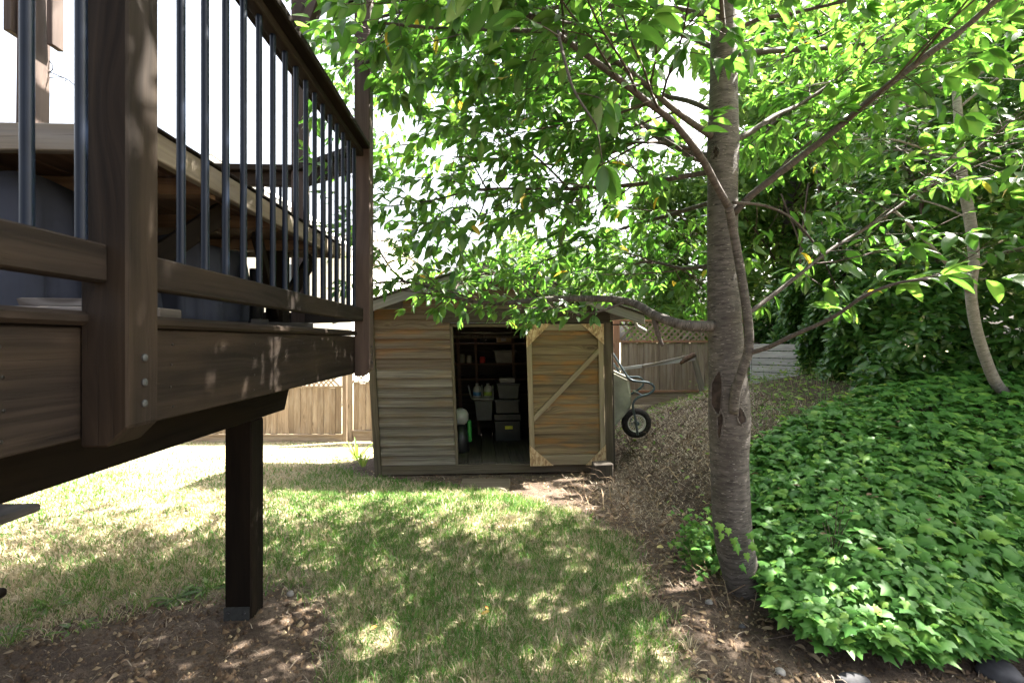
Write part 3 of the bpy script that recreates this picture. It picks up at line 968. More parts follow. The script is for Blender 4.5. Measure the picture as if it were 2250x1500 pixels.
def build_shed_contents():
    # shelving
    sh = thing('shelf_unit', 'dark red brown shelving along the inside of the shed', 'shelves', SH((1.4, 2.1, 0.115)))
    for u in (0.95, 1.22, 1.80, 2.5):
        mk('upright', 'shelf', sh, (u, 1.72, 0.117), (u + 0.045, 1.765, 1.78), SH, 2)
    for w in (0.74, 0.98, 1.22, 1.54):
        mk('shelf', 'shelf', sh, (0.7, 1.70, w), (2.6, 2.2, w + 0.025), SH, 0)
    # items
    def bin_(name, label, cat, mat, u0, u1, v0, v1, w0, h, lidmat=None):
        t = thing(name, label, cat, SH(((u0 + u1) / 2, (v0 + v1) / 2, w0)))

        def tp(bm):
            for v in bm.verts:
                if v.co.z < w0 + h * 0.4:
                    v.co.x += (0.02 if v.co.x < (u0 + u1) / 2 else -0.02)
        mk('body', mat, t, (u0, v0, w0), (u1, v1, w0 + h), SH, 0, 0.006, tp)
        mk('lid', lidmat or mat, t, (u0 - 0.015, v0 - 0.015, w0 + h + 0.001), (u1 + 0.015, v1 + 0.015, w0 + h + 0.028), SH, 0, 0.006)
        return t
    bin_('storage_bin', 'pale plastic storage bin on the upper shelf in the shed', 'storage bin', 'bin_pale', 1.53, 1.86, 1.74, 2.1, 1.246, 0.17)
    bin_('storage_bin', 'grey lidded tote below the paper stack in the shed', 'storage bin', 'bin_grey', 1.54, 1.86, 1.25, 1.65, 0.74, 0.20)
    bin_('storage_bin', 'low grey tote under the jug carrier in the shed', 'storage bin', 'bin_grey', 1.20, 1.46, 1.25, 1.65, 0.42, 0.28, 'black')
    k = thing('tool_case', 'black tool case with a yellow label on the shed floor', 'case', SH((1.7, 1.3, 0.115)))
    mk('body', 'black', k, (1.48, 1.20, 0.118), (1.86, 1.62, 0.42), SH, 0, 0.01)
    mk('lid', 'black', k, (1.47, 1.19, 0.425), (1.87, 1.63, 0.52), SH, 0, 0.01)
    mk('label_plate', 'yellow', k, (1.63, 1.192, 0.30), (1.74, 1.198, 0.345), SH, 0, 0)
    mk('latch', 'galv', k, (1.65, 1.178, 0.455), (1.70, 1.188, 0.50), SH, 0, 0.003)
    k2 = thing('storage_bin', 'black slatted crate standing on the tool case', 'crate', SH((1.7, 1.3, 0.53)))
    mk('body', 'black', k2, (1.50, 1.22, 0.524), (1.85, 1.60, 0.736), SH, 0, 0.01)
    mk('rim', 'bin_grey', k2, (1.485, 1.205, 0.70), (1.865, 1.615, 0.728), SH, 0, 0.006)
    p = thing('paper_stack', 'white stack of papers on the grey tote', 'papers', SH((1.7, 1.4, 0.97)))
    for i in range(4):
        mk('sheet_bundle', 'paper', p, (1.57 + random.uniform(0, .02), 1.28, 0.972 + i * 0.017), (1.80, 1.52, 0.986 + i * 0.017), SH, 0, 0.002)
    # jug carrier
    c = thing('jug_carrier', 'white wire carrier in the middle of the open shed', 'carrier', SH((1.3, 1.3, 0.73)))
    mk('tray', 'white_plastic', c, (1.16, 1.24, 0.732), (1.48, 1.50, 0.748), SH, 0, 0.004)
    for u0, lean in ((1.155, -0.10), (1.315, 0.0), (1.475, 0.0)):
        for v0 in (1.25, 1.48):
            tube('upright', 'white_plastic', c, [SH((u0, v0, 0.745)), SH((u0 + lean * 0.4, v0, 0.92))], 0.007, 8)
        tube('rail', 'white_plastic', c, [SH((u0 + lean * 0.4, 1.24, 0.92)), SH((u0 + lean * 0.4, 1.49, 0.92))], 0.007, 8)
    for u0, lab, lm in ((1.235, 'translucent white jug with a blue label in the carrier', 'blue_plastic'), (1.395, 'white jug with a lime label in the carrier', 'lime_plastic')):
        base = SH((u0, 1.36, 0.750))
        j = thing('jug', lab, 'jug', base)
        lathe('body', 'white_plastic', j, [(0.055, 0.0), (0.062, 0.01), (0.062, 0.12), (0.05, 0.155), (0.022, 0.175), (0.020, 0.19)], base, (0, 0, 1), 18)
        lathe('cap', 'white_plastic', j, [(0.023, 0.191), (0.023, 0.21), (0.0, 0.212)], base, (0, 0, 1), 14)
        lathe('label_band', lm, j, [(0.0635, 0.03), (0.0635, 0.085)], base, (0, 0, 1), 18)
        tube('handle', 'white_plastic', j, [base + Vector((0.02, -0.035, 0.175)), base + Vector((0.05, -0.05, 0.165)), base + Vector((0.056, -0.052, 0.12))], 0.008, 8, 3)
    # jars on the shelves
    for i, (u, w, r, h, m, lab) in enumerate([(1.02, 1.246, 0.05, 0.14, 'bin_pale', 'pale cylindrical tin beside the shelf upright in the shed'),
                                              (1.13, 1.246, 0.038, 0.12, 'paper', 'small white jar on the upper shed shelf beside the upright'),
                                              (1.36, 1.566, 0.05, 0.10, 'galv', 'round grey jar on the top shelf of the shed'),
                                              (1.34, 1.246, 0.045, 0.10, 'red_plastic', 'red tub on the shed shelf above the jugs')]):
        base = SH((u, 1.80, w))
        j = thing('jar', lab, 'jar', base)
        lathe('body', m, j, [(r * .95, 0.0), (r, 0.008), (r, h * .85), (r * .8, h * .9)], base, (0, 0, 1), 16)
        lathe('lid', m, j, [(r * .84, h * .9), (r * .84, h), (0, h * 1.01)], base, (0, 0, 1), 16)
    bx = thing('cardboard_box', 'brown cardboard box on the top shelf in the shed', 'box', SH((1.7, 1.9, 1.57)))
    mk('body', 'cardboard', bx, (1.58, 1.76, 1.567), (1.84, 2.0, 1.66), SH, 0, 0.002)
    mk('note', 'paper', bx, (1.64, 1.753, 1.59), (1.72, 1.758, 1.645), SH, 0, 0)
    for i, (u0, u1, v, w, lab) in enumerate([(1.05, 1.75, 1.0, 1.71, 'long pale pipe lying across the rafters in the shed'), (1.2, 1.95, 1.15, 1.72, 'thin pale rod lying beside the pipe in the shed')]):
        o = tube('pipe', 'bin_pale', None, [SH((u0, v, w)), SH((u1, v + 0.1, w))], 0.012 - 0.004 * i, 10)
        tag(o, lab, 'pipe')
    rf = tube('tie_bar', 'sheddark', bpy.data.objects['garden_shed'], [SH((0.05, 1.08, 1.66)), SH((2.85, 1.08, 1.66))], 0.03, 6)
    # sprayer
    base = SH((0.99, 0.62, 0.117))
    s = thing('garden_sprayer', 'round white tank in a bright green stand just inside the shed door', 'sprayer', base)
    lathe('tank', 'white_plastic', s, [(0.05, 0.36), (0.09, 0.38), (0.108, 0.43), (0.108, 0.50), (0.08, 0.55), (0.03, 0.575), (0.0, 0.58)], base, (0, 0, 1), 24)
    mk('stand', 'green_plastic', s, (1.10, 0.56, 0.25), (1.15, 0.70, 0.53), SH, 2, 0.012)
    mk('stand', 'green_plastic', s, (0.93, 0.58, 0.33), (1.14, 0.68, 0.37), SH, 0, 0.01)
    lathe('base', 'black', s, [(0.12, 0.0), (0.13, 0.02), (0.12, 0.2), (0.07, 0.35)], base, (0, 0, 1), 20)


build_shed_contents()


def build_small_things():
    # concrete step
    o = mk('door_step', 'shedtrim', None, (-0.57, 5.18, -0.22), (-0.02, 5.54, -0.075), None, 0, 0.012)
    tag(o, 'flat dark timber step in front of the open shed doorway', 'step')
    # cut log block
    x, y = 1.04, 5.58
    o = mk('timber_block', 'sheddark', None, (x - 0.11, y - 0.09, gz(x, y) - 0.06), (x + 0.11, y + 0.09, 0.095), lambda p: Vector((p[0] + 0.03 * (p[2]), p[1], p[2] + 0.06 * (p[0] - x))), 2, 0.01)
    tag(o, 'short square timber block at the foot of the shed door', 'block')
    # thin dark rod and white spout of the roof gutter
    g = thing('gutter_end', 'white gutter end at the right eave of the shed', 'gutter', W(1392, 700, 5.9))
    tube('bar', 'iron', g, [W(1312, 713, 5.95), W(1394, 713, 5.95)], 0.008, 8)
    tube('downpipe', 'white_plastic', g, [W(1388, 678, 5.95), W(1393, 700, 5.95), W(1399, 716, 5.95), W(1418, 726, 6.1)], 0.022, 10)
    # wheelbarrow propped on end against the shed
    wb = thing('wheelbarrow', 'olive wheelbarrow propped on its wheel against the side of the shed', 'wheelbarrow', W(1398, 962, 6.3))
    Dn, Df = 6.06, 6.50

    def path(pts, D):
        return [W(px, py, D) for px, py in pts]
    tube('handle_frame', 'bluesteel', wb, path([(1330, 752), (1350, 782), (1370, 814), (1384, 833), (1402, 838), (1424, 840), (1436, 848), (1436, 857), (1424, 866), (1404, 872), (1393, 882), (1391, 896), (1397, 925), (1401, 955)], Dn), 0.0155, 10, 4)
    tube('handle_frame', 'bluesteel', wb, path([(1330, 775), (1350, 802), (1366, 823), (1384, 828), (1402, 828), (1411, 833), (1413, 844), (1406, 853), (1394, 861), (1380, 870), (1378, 885), (1386, 920), (1389, 935)], Df), 0.0155, 10, 4)
    tube('cross_strut', 'bluesteel', wb, [W(1412, 869, Dn), W(1392, 858, Df)], 0.012, 8)
    tube('cross_strut', 'bluesteel', wb, [W(1384, 833, Dn), W(1370, 826, Df)], 0.012, 8)
    # tray: side outline extruded between the two tubes
    prof = [(1322, 806), (1345, 814), (1383, 833), (1387, 868), (1388, 893), (1362, 925), (1340, 946), (1322, 950)]
    bm = bmesh.new()
    near = [bm.verts.new(W(px, py, 6.10)) for px, py in prof]
    cx, cy = 1352, 880
    far = [bm.verts.new(W(cx + (px - cx) * 0.94, cy + (py - cy) * 0.94, 6.56)) for px, py in prof]
    bm.faces.new(near)
    bm.faces.new(list(reversed(far)))
    n = len(prof)
    for i in range(n):
        if i != n - 1:
            bm.faces.new((near[i], far[i], far[(i + 1) % n], near[(i + 1) % n]))
    bmesh.ops.recalc_face_normals(bm, faces=bm.faces)
    bmesh.ops.bevel(bm, geom=[e for e in bm.edges if not e.is_boundary], offset=0.025, segments=3, affect='EDGES')
    tr = from_bm('tray', bm, 'tray', wb, False)
    tube('tray_lip', 'tray', wb, [W(1322, 806, 6.09), W(1345, 814, 6.09), W(1383, 832, 6.09)], 0.014, 8)
    # wheel
    c = W(1398, 929, 6.28)
    wh = lathe('wheel', 'rim', wb, [(0.112, -0.035), (0.118, -0.03), (0.118, 0.03), (0.112, 0.035), (0.104, 0.03), (0.104, -0.03), (0.112, -0.035)], c, (0, 1, 0), 36)
    prof2 = [(0.150 + 0.044 * math.cos(a), 0.048 * math.sin(a)) for a in [2 * math.pi * i / 14 for i in range(15)]]
    prof2[-1] = prof2[0]
    lathe('tyre', 'rubber', wh, prof2, c, (0, 1, 0), 40)
    lathe('hub', 'bluesteel', wh, [(0.026, -0.05), (0.03, -0.045), (0.03, 0.045), (0.026, 0.05)], c, (0, 1, 0), 16)
    for i in range(20):
        a = 2 * math.pi * i / 20
        a2 = a + 0.12
        tube('spoke', 'rim', wh, [c + Vector((0.026 * math.cos(a), -0.015, 0.026 * math.sin(a))), c + Vector((0.107 * math.cos(a2), -0.015, 0.107 * math.sin(a2)))], 0.0035, 5)
    tube('axle', 'bluesteel', wb, [W(1397, 929, Dn), W(1388, 925, Df)], 0.01, 8)
    # old trestle by the fence
    t = thing('wooden_trestle', 'old wooden rail on a leaning leg in front of the fence', 'trestle', W(1545, 858, 7.6))
    beam('rail', 'silver', t, W(1352, 812, 7.3), W(1527, 788, 7.6), 0.03, 0.05)
    beam('rail', 'tabletop', t, W(1412, 805, 7.35), W(1526, 778, 7.62), 0.03, 0.03)
    beam('leg', 'tabletop', t, W(1522, 776, 7.62), W(1550, 884, 7.62), 0.05, 0.085, (0, 1, 0))
    tube('rusty_hinge', plain('rusty iron', (0.085, 0.05, 0.033), 0.9, 0.2, 30, 0.4), t, [W(1526, 779, 7.58), W(1512, 786, 7.56), W(1494, 797, 7.55)], [0.04, 0.045, 0.035], 8, 3)
    # compost bin
    cb = thing('compost_bin', 'silver grey slatted compost bin below the hedge', 'compost bin', W(1720, 862, 7.2))
    P0, P1 = W(1652, 748, 7.5), W(1800, 748, 6.8)
    ax = Vector((P1.x - P0.x, P1.y - P0.y, 0))
    Lx = ax.length
    ax.normalize()
    bk = Vector((-ax.y, ax.x, 0))
    zb = 0.70
    for i in range(7):
        z0 = zb + i * 0.108

        def f(p, z0=z0):
            return Vector((P0.x, P0.y, 0)) + ax * p[0] + bk * p[1] + Vector((0, 0, z0 + p[2]))
        mk('slat', 'silver', cb, (0, 0, 0), (Lx, 0.022, 0.098), f, 0, 0.003)
        mk('slat', 'silver', cb, (0.01, 0.9, 0), (Lx - 0.01, 0.922, 0.098), f, 0, 0.003)
        mk('slat', 'silver', cb, (-0.03, 0.0, 0), (-0.008, 0.92, 0.098), f, 1, 0.003)

    def f2(p):
        return Vector((P0.x, P0.y, 0)) + ax * p[0] + bk * p[1] + Vector((0, 0, p[2]))
    for u in (0.0, Lx - 0.09):
        for v in (0.024, 0.83):
            mk('post', 'sheddark', cb, (u, v, zb - 0.2), (u + 0.085, v + 0.068, zb + 0.77), f2, 2)
    # stones
    def stone(label, x, y, r, flat, mat, zoff=0.0):
        bm = bmesh.new()
        bmesh.ops.create_icosphere(bm, subdivisions=3, radius=1)
        s0 = random.uniform(0, 9)
        for v in bm.verts:
            p = v.co
            k_ = 1 + 0.10 * math.sin(2.3 * p.x + s0) + 0.08 * math.sin(3.1 * p.y + 2 * s0) + 0.05 * math.sin(5 * p.z + 3 * p.x + s0)
            v.co = Vector((p.x * r * k_, p.y * r * 0.8 * k_, p.z * r * flat * k_)) + Vector((x, y, gz(x, y) + r * flat * 0.35 + zoff))
        o = from_bm('stone', bm, mat, None, True)
        tag(o, label, 'stone')
    stone('large smooth grey rock at the ivy edge in the bottom right corner', 2.18, 2.17, 0.085, 0.6, 'rock')
    stone('dark flat grey rock under the ivy hem', 1.49, 2.11, 0.07, 0.4, 'rock')
    stone('pale pebble lying on the bare soil near the ivy', 1.21, 2.18, 0.024, 0.7, 'palestone')
    stone('white stone on the gravel beside the deck support post', -1.31, 2.86, 0.022, 0.8, 'palestone')
    stone('round pale pebble by the foot of the cherry trunk', 1.12, 2.75, 0.022, 0.8, 'palestone')
    stone('bluish pebble below the cherry trunk', 1.20, 2.52, 0.018, 0.8, 'rock')


build_small_things()


# ------------------------------------------------------------------ fences
def share(name, mat, lo, hi, axis):
    o = mk(name, mat, None, lo, hi, None, axis, 0.003)
    me = o.data
    bpy.data.objects.remove(o)
    return me


def fence(label, P0, P1, zb, zt, posts, mat, trim, lat_h, bw=0.14, kick=True, step=0.115):
    t = thing('wooden_fence', label, 'fence', (P0[0], P0[1], zb))
    ax = Vector((P1[0] - P0[0], P1[1] - P0[1], 0))
    L = ax.length
    ax.normalize()
    ang = math.atan2(ax.y, ax.x)
    bk = Vector((-ax.y, ax.x, 0))

    def pt(s, v, z):
        return Vector((P0[0], P0[1], 0)) + ax * s + bk * v + Vector((0, 0, z))

    def place(name, me, m, s, v, z, extra=None):
        o = link(name, me, m, t, pt(s, v, z))
        o.rotation_euler = (0, 0, ang)
        if extra:
            o.rotation_euler = (Matrix.Rotation(ang, 4, 'Z') @ Matrix.Rotation(extra, 4, 'Y')).to_euler()
        return o
    H = zt - zb
    mb = share('board', mat, (-bw / 2 - .004, -0.009, -H / 2), (bw / 2 + .004, 0.009, H / 2), 2)
    n = int(L / bw)
    for i in range(n):
        s = (i + 0.5) * bw
        if min(abs(s - p) for p in posts) < 0.05:
            continue
        place('board', mb, mat, s, (0.011 if i % 2 else -.011) + random.uniform(-.001, .001), (zb + zt) / 2 + random.uniform(-.004, .004))
    mp = share('post', trim, (-0.055, -0.055, -(H + lat_h + .35) / 2), (0.055, 0.055, (H + lat_h + .35) / 2), 2)
    for p in posts:
        place('post', mp, trim, p, 0.0, (zb + zt + lat_h) / 2 - 0.10)
    for a, c in zip(posts, posts[1:]):
        w = c - a - 0.114
        for nm, z, hh, v in (('cap_rail', zt + 0.022, 0.04, -0.005), ('top_rail', zt + lat_h - 0.02, 0.04, 0.0), ('bottom_rail', zb - 0.02, 0.036, -0.02)):
            me = share(nm, trim, (-w / 2, -0.03, -hh / 2), (w / 2, 0.03, hh / 2), 0)
            place(nm, me, trim, (a + c) / 2, v, z)
        if kick:
            me = share('kick_board', mat, (-w / 2, -0.02, -0.11), (w / 2, 0.02, 0.11), 0)
            place('kick_board', me, mat, (a + c) / 2, 0.0, zb - 0.15)
        lh = lat_h - 0.08
        ls = share('lattice_slat', mat, (-0.018, -0.004, -lh * 0.69), (0.018, 0.004, lh * 0.69), 2)
        for sg, v in ((1, -0.005), (-1, 0.005)):
            s = a + 0.06 + lh / 2
            while s < c - 0.06 - lh / 2:
                place('lattice_slat', ls, mat, s, v, zt + 0.042 + lh / 2 - 0.002, sg * math.pi / 4)
                s += step
    return t


fence('brown board fence with lattice top behind the wheelbarrow', (1.84, 8.75), (5.4, 8.95), 0.60, 1.46, [0.04, 2.0, 3.5], 'fence', 'fence_red', 0.42)
fence('brown board fence with lattice top at the far end of the sunny lawn', (-12.5, 11.6), (-3.93, 11.6), -0.74, 0.37, [0.06, 2.1, 4.2, 6.4, 8.5], 'fence', 'fence', 0.36)
fence('narrow reddish fence panel beside the left corner of the shed', (-3.86, 11.35), (-1.2, 11.35), -0.60, 0.50, [0.06, 0.62, 2.6], 'fence', 'fence', 0.36)


# ------------------------------------------------------------------ neighbouring houses
def build_houses():
    h = thing('neighbour_house', 'pale gabled house beyond the deck railing', 'house', (-11, 19, -1))
    ridge = W(478, 349, 18.0)
    for sg in (-1, 1):
        def sl(p, sg=sg):
            return Vector((ridge.x + sg * p[0] * 0.83, 18.0 + p[1], ridge.z - p[0] * 0.56 + p[2]))
        for i in range(10):
            mk('shingle_course', 'houseroof', h, (i * 0.62, -0.4, 0.0 if i % 2 else 0.012), (i * 0.62 + 0.63, 9, 0.06), sl, 1, 0)
        mk('barge_board', 'housewhite', h, (0.0, -0.43, -0.22), (6.2, -0.40, -0.02), sl, 0, 0)
    bm = bmesh.new()
    prof = [(-5, -1.2), (5, -1.2), (5, ridge.z - 3.6), (0, ridge.z - 0.25), (-5, ridge.z - 3.6)]
    a = [bm.verts.new((ridge.x + x, 18.0, z)) for x, z in prof]
    c = [bm.verts.new((ridge.x + x, 26.8, z)) for x, z in prof]
    bm.faces.new(a)
    bm.faces.new(list(reversed(c)))
    for i in range(5):
        j = (i + 1) % 5
        bm.faces.new((a[i], a[j], c[j], c[i]))
    bmesh.ops.recalc_face_normals(bm, faces=bm.faces)
    from_bm('wall', bm, 'housewall', h)
    for i in range(26):
        z = -0.8 + i * 0.3
        half = 5 if z < ridge.z - 3.6 else max(0.2, 5 * (ridge.z - 0.3 - z) / 3.35)
        mk('siding_board', 'housewall', h, (ridge.x - half + .02, 17.975, z), (ridge.x + half - .02, 17.998, z + 0.29), None, 0, 0)
    for x in (-2.6, 1.6):
        w = mk('window', 'housewhite', h, (ridge.x + x, 17.93, 3.0), (ridge.x + x + 1.3, 17.97, 4.4), None, 0, 0.01)
        mk('pane', 'glass', w, (ridge.x + x + 0.08, 17.915, 3.08), (ridge.x + x + 1.22, 17.928, 4.32), None, 0, 0)
    # second house, only a strip of it with its balcony left of the shed roof
    h2 = thing('neighbour_house', 'white house with a slatted balcony railing left of the shed roof', 'house', (-8, 22, -1))
    mk('wall', 'housewhite', h2, (-12.0, 22, -1.5), (-5.7, 29, 6.0), None, 2, 0)
    mk('roof', 'houseroof', h2, (-12.4, 21.5, 6.02), (-5.4, 29.4, 6.2), None, 0, 0)
    mk('balcony_floor', 'housewall', h2, (-9.0, 20.6, 2.85), (-5.3, 21.98, 3.05), None, 0, 0)
    mk('hand_rail', 'housewhite', h2, (-9.0, 20.6, 4.0), (-5.3, 20.7, 4.08), None, 0, 0)
    for i in range(26):
        x = -8.9 + i * 0.14
        mk('picket', 'housewhite', h2, (x, 20.62, 3.055), (x + 0.05, 20.68, 3.995), None, 2, 0)
    w = mk('window', 'housewhite', h2, (-7.6, 21.9, 3.3), (-6.4, 21.98, 5.2), None, 2, 0.01)
    mk('pane', 'glass', w, (-7.5, 21.88, 3.4), (-6.5, 21.898, 5.1), None, 2, 0)


build_houses()

# ------------------------------------------------------------------ foliage
# leaf templates: (verts, faces) with the leaf along +x, its face up +z


def tmpl_leaf(width=0.42, fold=0.10, droop=0.16, nseg=3):
    V, F = [(0, 0, 0)], []
    prof = []
    for i in range(1, nseg + 1):
        t = i / (nseg + 1)
        w = width / 2 * (math.sin(math.pi * min(1, t ** 0.85)) ** 0.75)
        prof.append((t, w))
    for t, w in prof:
        z = -droop * t * t
        V += [(t, 0, z), (t, w, z + fold * w * 2), (t, -w, z + fold * w * 2)]
    V.append((1, 0, -droop))
    F += [(0, 1, 2), (0, 3, 1)]
    for i in range(nseg - 1):
        a = 1 + 3 * i
        F += [(a, a + 3, a + 4, a + 1), (a, a + 2, a + 5, a + 3)]
    a = 1 + 3 * (nseg - 1)
    F += [(a, len(V) - 1, a + 1), (a, a + 2, len(V) - 1)]
    return np.array(V, float), F


def tmpl_ivy():
    out = [(0.0, 0.0), (-0.10, 0.24), (0.10, 0.50), (0.26, 0.32), (0.52, 0.44), (0.56, 0.20), (1.0, 0.0)]
    V = [(0.32, 0, 0.05)]
    ring = [(x, y) for x, y in out] + [(x, -y) for x, y in reversed(out[1:-1])]
    for x, y in ring:
        V.append((x, y, -0.10 * abs(x - 0.3) - 0.22 * abs(y) ** 1.3))
    n = len(ring)
    F = [(0, 1 + (i + 1) % n, 1 + i) for i in range(n)]
    return np.array(V, float), F


T_CHERRY = tmpl_leaf(0.42, 0.14, 0.20, 3)
T_CHERRY_HI = tmpl_leaf(0.43, 0.12, 0.22, 7)
T_LAUREL = tmpl_leaf(0.38, 0.10, 0.12, 3)
T_LAUREL_HI = tmpl_leaf(0.38, 0.10, 0.14, 6)
T_FAR = tmpl_leaf(0.5, 0.1, 0.12, 2)
T_IVY = tmpl_ivy()


class Leaves:
    def __init__(self):
        self.p, self.d, self.n, self.s, self.t = [], [], [], [], []

    def add(self, p, d, n, s, t):
        self.p.append(p)
        self.d.append(d)
        self.n.append(n)
        self.s.append(s)
        self.t.append(t)

    def arr(self):
        P, D, N = np.array(self.p, float), np.array(self.d, float), np.array(self.n, float)
        D /= np.linalg.norm(D, axis=1, keepdims=True) + 1e-9
        N -= D * (N * D).sum(1, keepdims=True)
        N /= np.linalg.norm(N, axis=1, keepdims=True) + 1e-9
        return P, D, N, np.cross(N, D), np.array(self.s, float), np.array(self.t, float)


def leaf_verts(T, P, D, N, S, s):
    tv = T[0]
    n = len(P)
    wy = rng.uniform(.72, 1.15, n)[:, None, None]
    wz = rng.uniform(.2, 2.1, n)[:, None, None]
    skew = rng.normal(0, .16, n)[:, None, None]
    yy = tv[None, :, 1:2] * wy + skew * tv[None, :, 0:1] ** 2
    zz = tv[None, :, 2:3] * wz + rng.normal(0, .12, n)[:, None, None] * tv[None, :, 0:1] * tv[None, :, 1:2] * 2
    return (P[:, None, :] + s[:, None, None] * (tv[None, :, 0:1] * D[:, None, :] + yy * S[:, None, :] + zz * N[:, None, :]))


def leaf_mesh(name, T, P, D, N, S, s, t):
    V = leaf_verts(T, P, D, N, S, s)
    n, m = V.shape[:2]
    fl = np.concatenate([np.array(f) for f in T[1]])
    cnt = np.array([len(f) for f in T[1]])
    faces = (np.arange(n)[:, None] * m + fl[None, :]).ravel()
    rib = (np.abs(T[0][:, 1]) < 1e-6).astype(float) * 0.22          # paler midrib
    tt = t[:, None] + rib[None, :] - 0.06
    tt = np.where(t[:, None] > .95, t[:, None], np.clip(tt, 0, .92))
    return npmesh(name, V.reshape(-1, 3), faces, np.tile(cnt, n), tt.ravel(), True)


PENDING = []     # (parent, Leaves, low template, high template, material, how many single leaves, mass name)


def rnd_dir(zlo=-1, zhi=1):
    a = random.uniform(0, 2 * math.pi)
    z = random.uniform(zlo, zhi)
    r = math.sqrt(max(0, 1 - z * z))
    return Vector((r * math.cos(a), r * math.sin(a), z))


UPV = Vector((0, 0, 1))


def spray(L, TW, p, d, length, size, step=0.042, droop=0.42, rad=0.0028):
    """a leafy shoot: alternate leaves along a bending twig and a tuft at its tip"""
    p, d = Vector(p), Vector(d).normalized()
    n = max(3, int(length / step))
    pts = [p.copy()]
    side = 1
    for i in range(n):
        d = (d + Vector((random.gauss(0, .08), random.gauss(0, .08), random.gauss(-.02, .06)))).normalized()
        p = p + d * step
        pts.append(p.copy())
        if i < n * 0.15:
            continue
        lat = d.cross(UPV)
        if lat.length < 0.05:
            lat = Vector((1, 0, 0))
        lat.normalize()
        side = -side
        ld = (d * random.uniform(.3, .8) + lat * side * random.uniform(.5, 1) + UPV * random.uniform(-droop - .35, .12)).normalized()
        nn = (UPV + lat * side * random.uniform(-.2, .5) + rnd_dir() * 0.45)
        if random.random() < 0.93:
            L.add(p + ld * 0.012, ld, nn, size * random.uniform(.5, 1.2), min(1, abs(random.gauss(.45, .22)) if random.random() > 0.004 else 1.0))
    for q in range(3):
        ld = (d + rnd_dir() * 0.7 + UPV * -droop * .5).normalized()
        L.add(p, ld, UPV + rnd_dir() * .5, size * random.uniform(.75, 1.1), random.uniform(.45, .92))
    TW.append((pts[::2] if len(pts) > 4 else pts, rad))


def twigs_mesh(name, TW, mat, parent):
    bm = bmesh.new()
    for pts, r in TW:
        n = len(pts)
        tube_bm(bm, pts, [r * (1 - .6 * i / max(1, n - 1)) for i in range(n)], 3, False)
    o = from_bm(name, bm, mat, parent)
    o['kind'] = 'stuff'
    return o


def branch(parent, pts, r0, r1, mat='bark_branch', seg=8, name='branch'):
    n = len(pts)
    rad = [r0 + (r1 - r0) * (i / (n - 1)) for i in range(n)]
    P, Rr = smooth_path(pts, rad, 4)
    bm = bmesh.new()
    uvl = bm.loops.layers.uv.new('UVMap')
    tube_bm(bm, P, Rr, seg, True, uvl)
    from_bm(name, bm, mat, parent)
    return P, Rr


def foliate(L, TW, parent, P, Rr, size, dens, sub=True, t0=0.15, zbias=-0.05, sublen=(0.4, 0.9), droop=0.42, twl=(0.2, 0.42)):
    """shoots along a branch and, if sub, side branches with shoots of their own"""
    cum = [0]
    for a, b_ in zip(P, P[1:]):
        cum.append(cum[-1] + (b_ - a).length)
    tot = cum[-1]
    n = max(1, int(tot * dens))
    for i in range(n):
        s = tot * (t0 + (1 - t0) * (i + random.random()) / n)
        k_ = max(j for j in range(len(cum)) if cum[j] <= s)
        k_ = min(k_, len(P) - 2)
        p = P[k_].lerp(P[k_ + 1], (s - cum[k_]) / max(1e-6, cum[k_ + 1] - cum[k_]))
        ax = (P[k_ + 1] - P[k_]).normalized()
        lat = ax.cross(UPV)
        if lat.length < 0.1:
            lat = rnd_dir(-.2, .2)
        lat.normalize()
        d = (ax * random.uniform(.2, .9) + lat * random.choice((-1, 1)) * random.uniform(.4, 1) + UPV * random.gauss(zbias, .3)).normalized()
        if sub and random.random() < 0.55:
            ln = random.uniform(*sublen)
            q = [p]
            dd = d.copy()
            for _ in range(5):
                dd = (dd + rnd_dir() * .14 + UPV * .02).normalized()
                q.append(q[-1] + dd * ln / 5)
            r_ = min(Rr[min(k_, len(Rr) - 1)] * .5, 0.008)
            TW.append((q, max(r_, .0035)))
            foliate(L, TW, parent, q, [r_] * len(q), size, 9, False, .12, zbias, droop=droop, twl=twl)
        else:
            spray(L, TW, p, d, random.uniform(*twl), size, droop=droop)
    spray(L, TW, P[-1], P[-1] - P[-2], random.uniform(*twl), size, droop=droop)


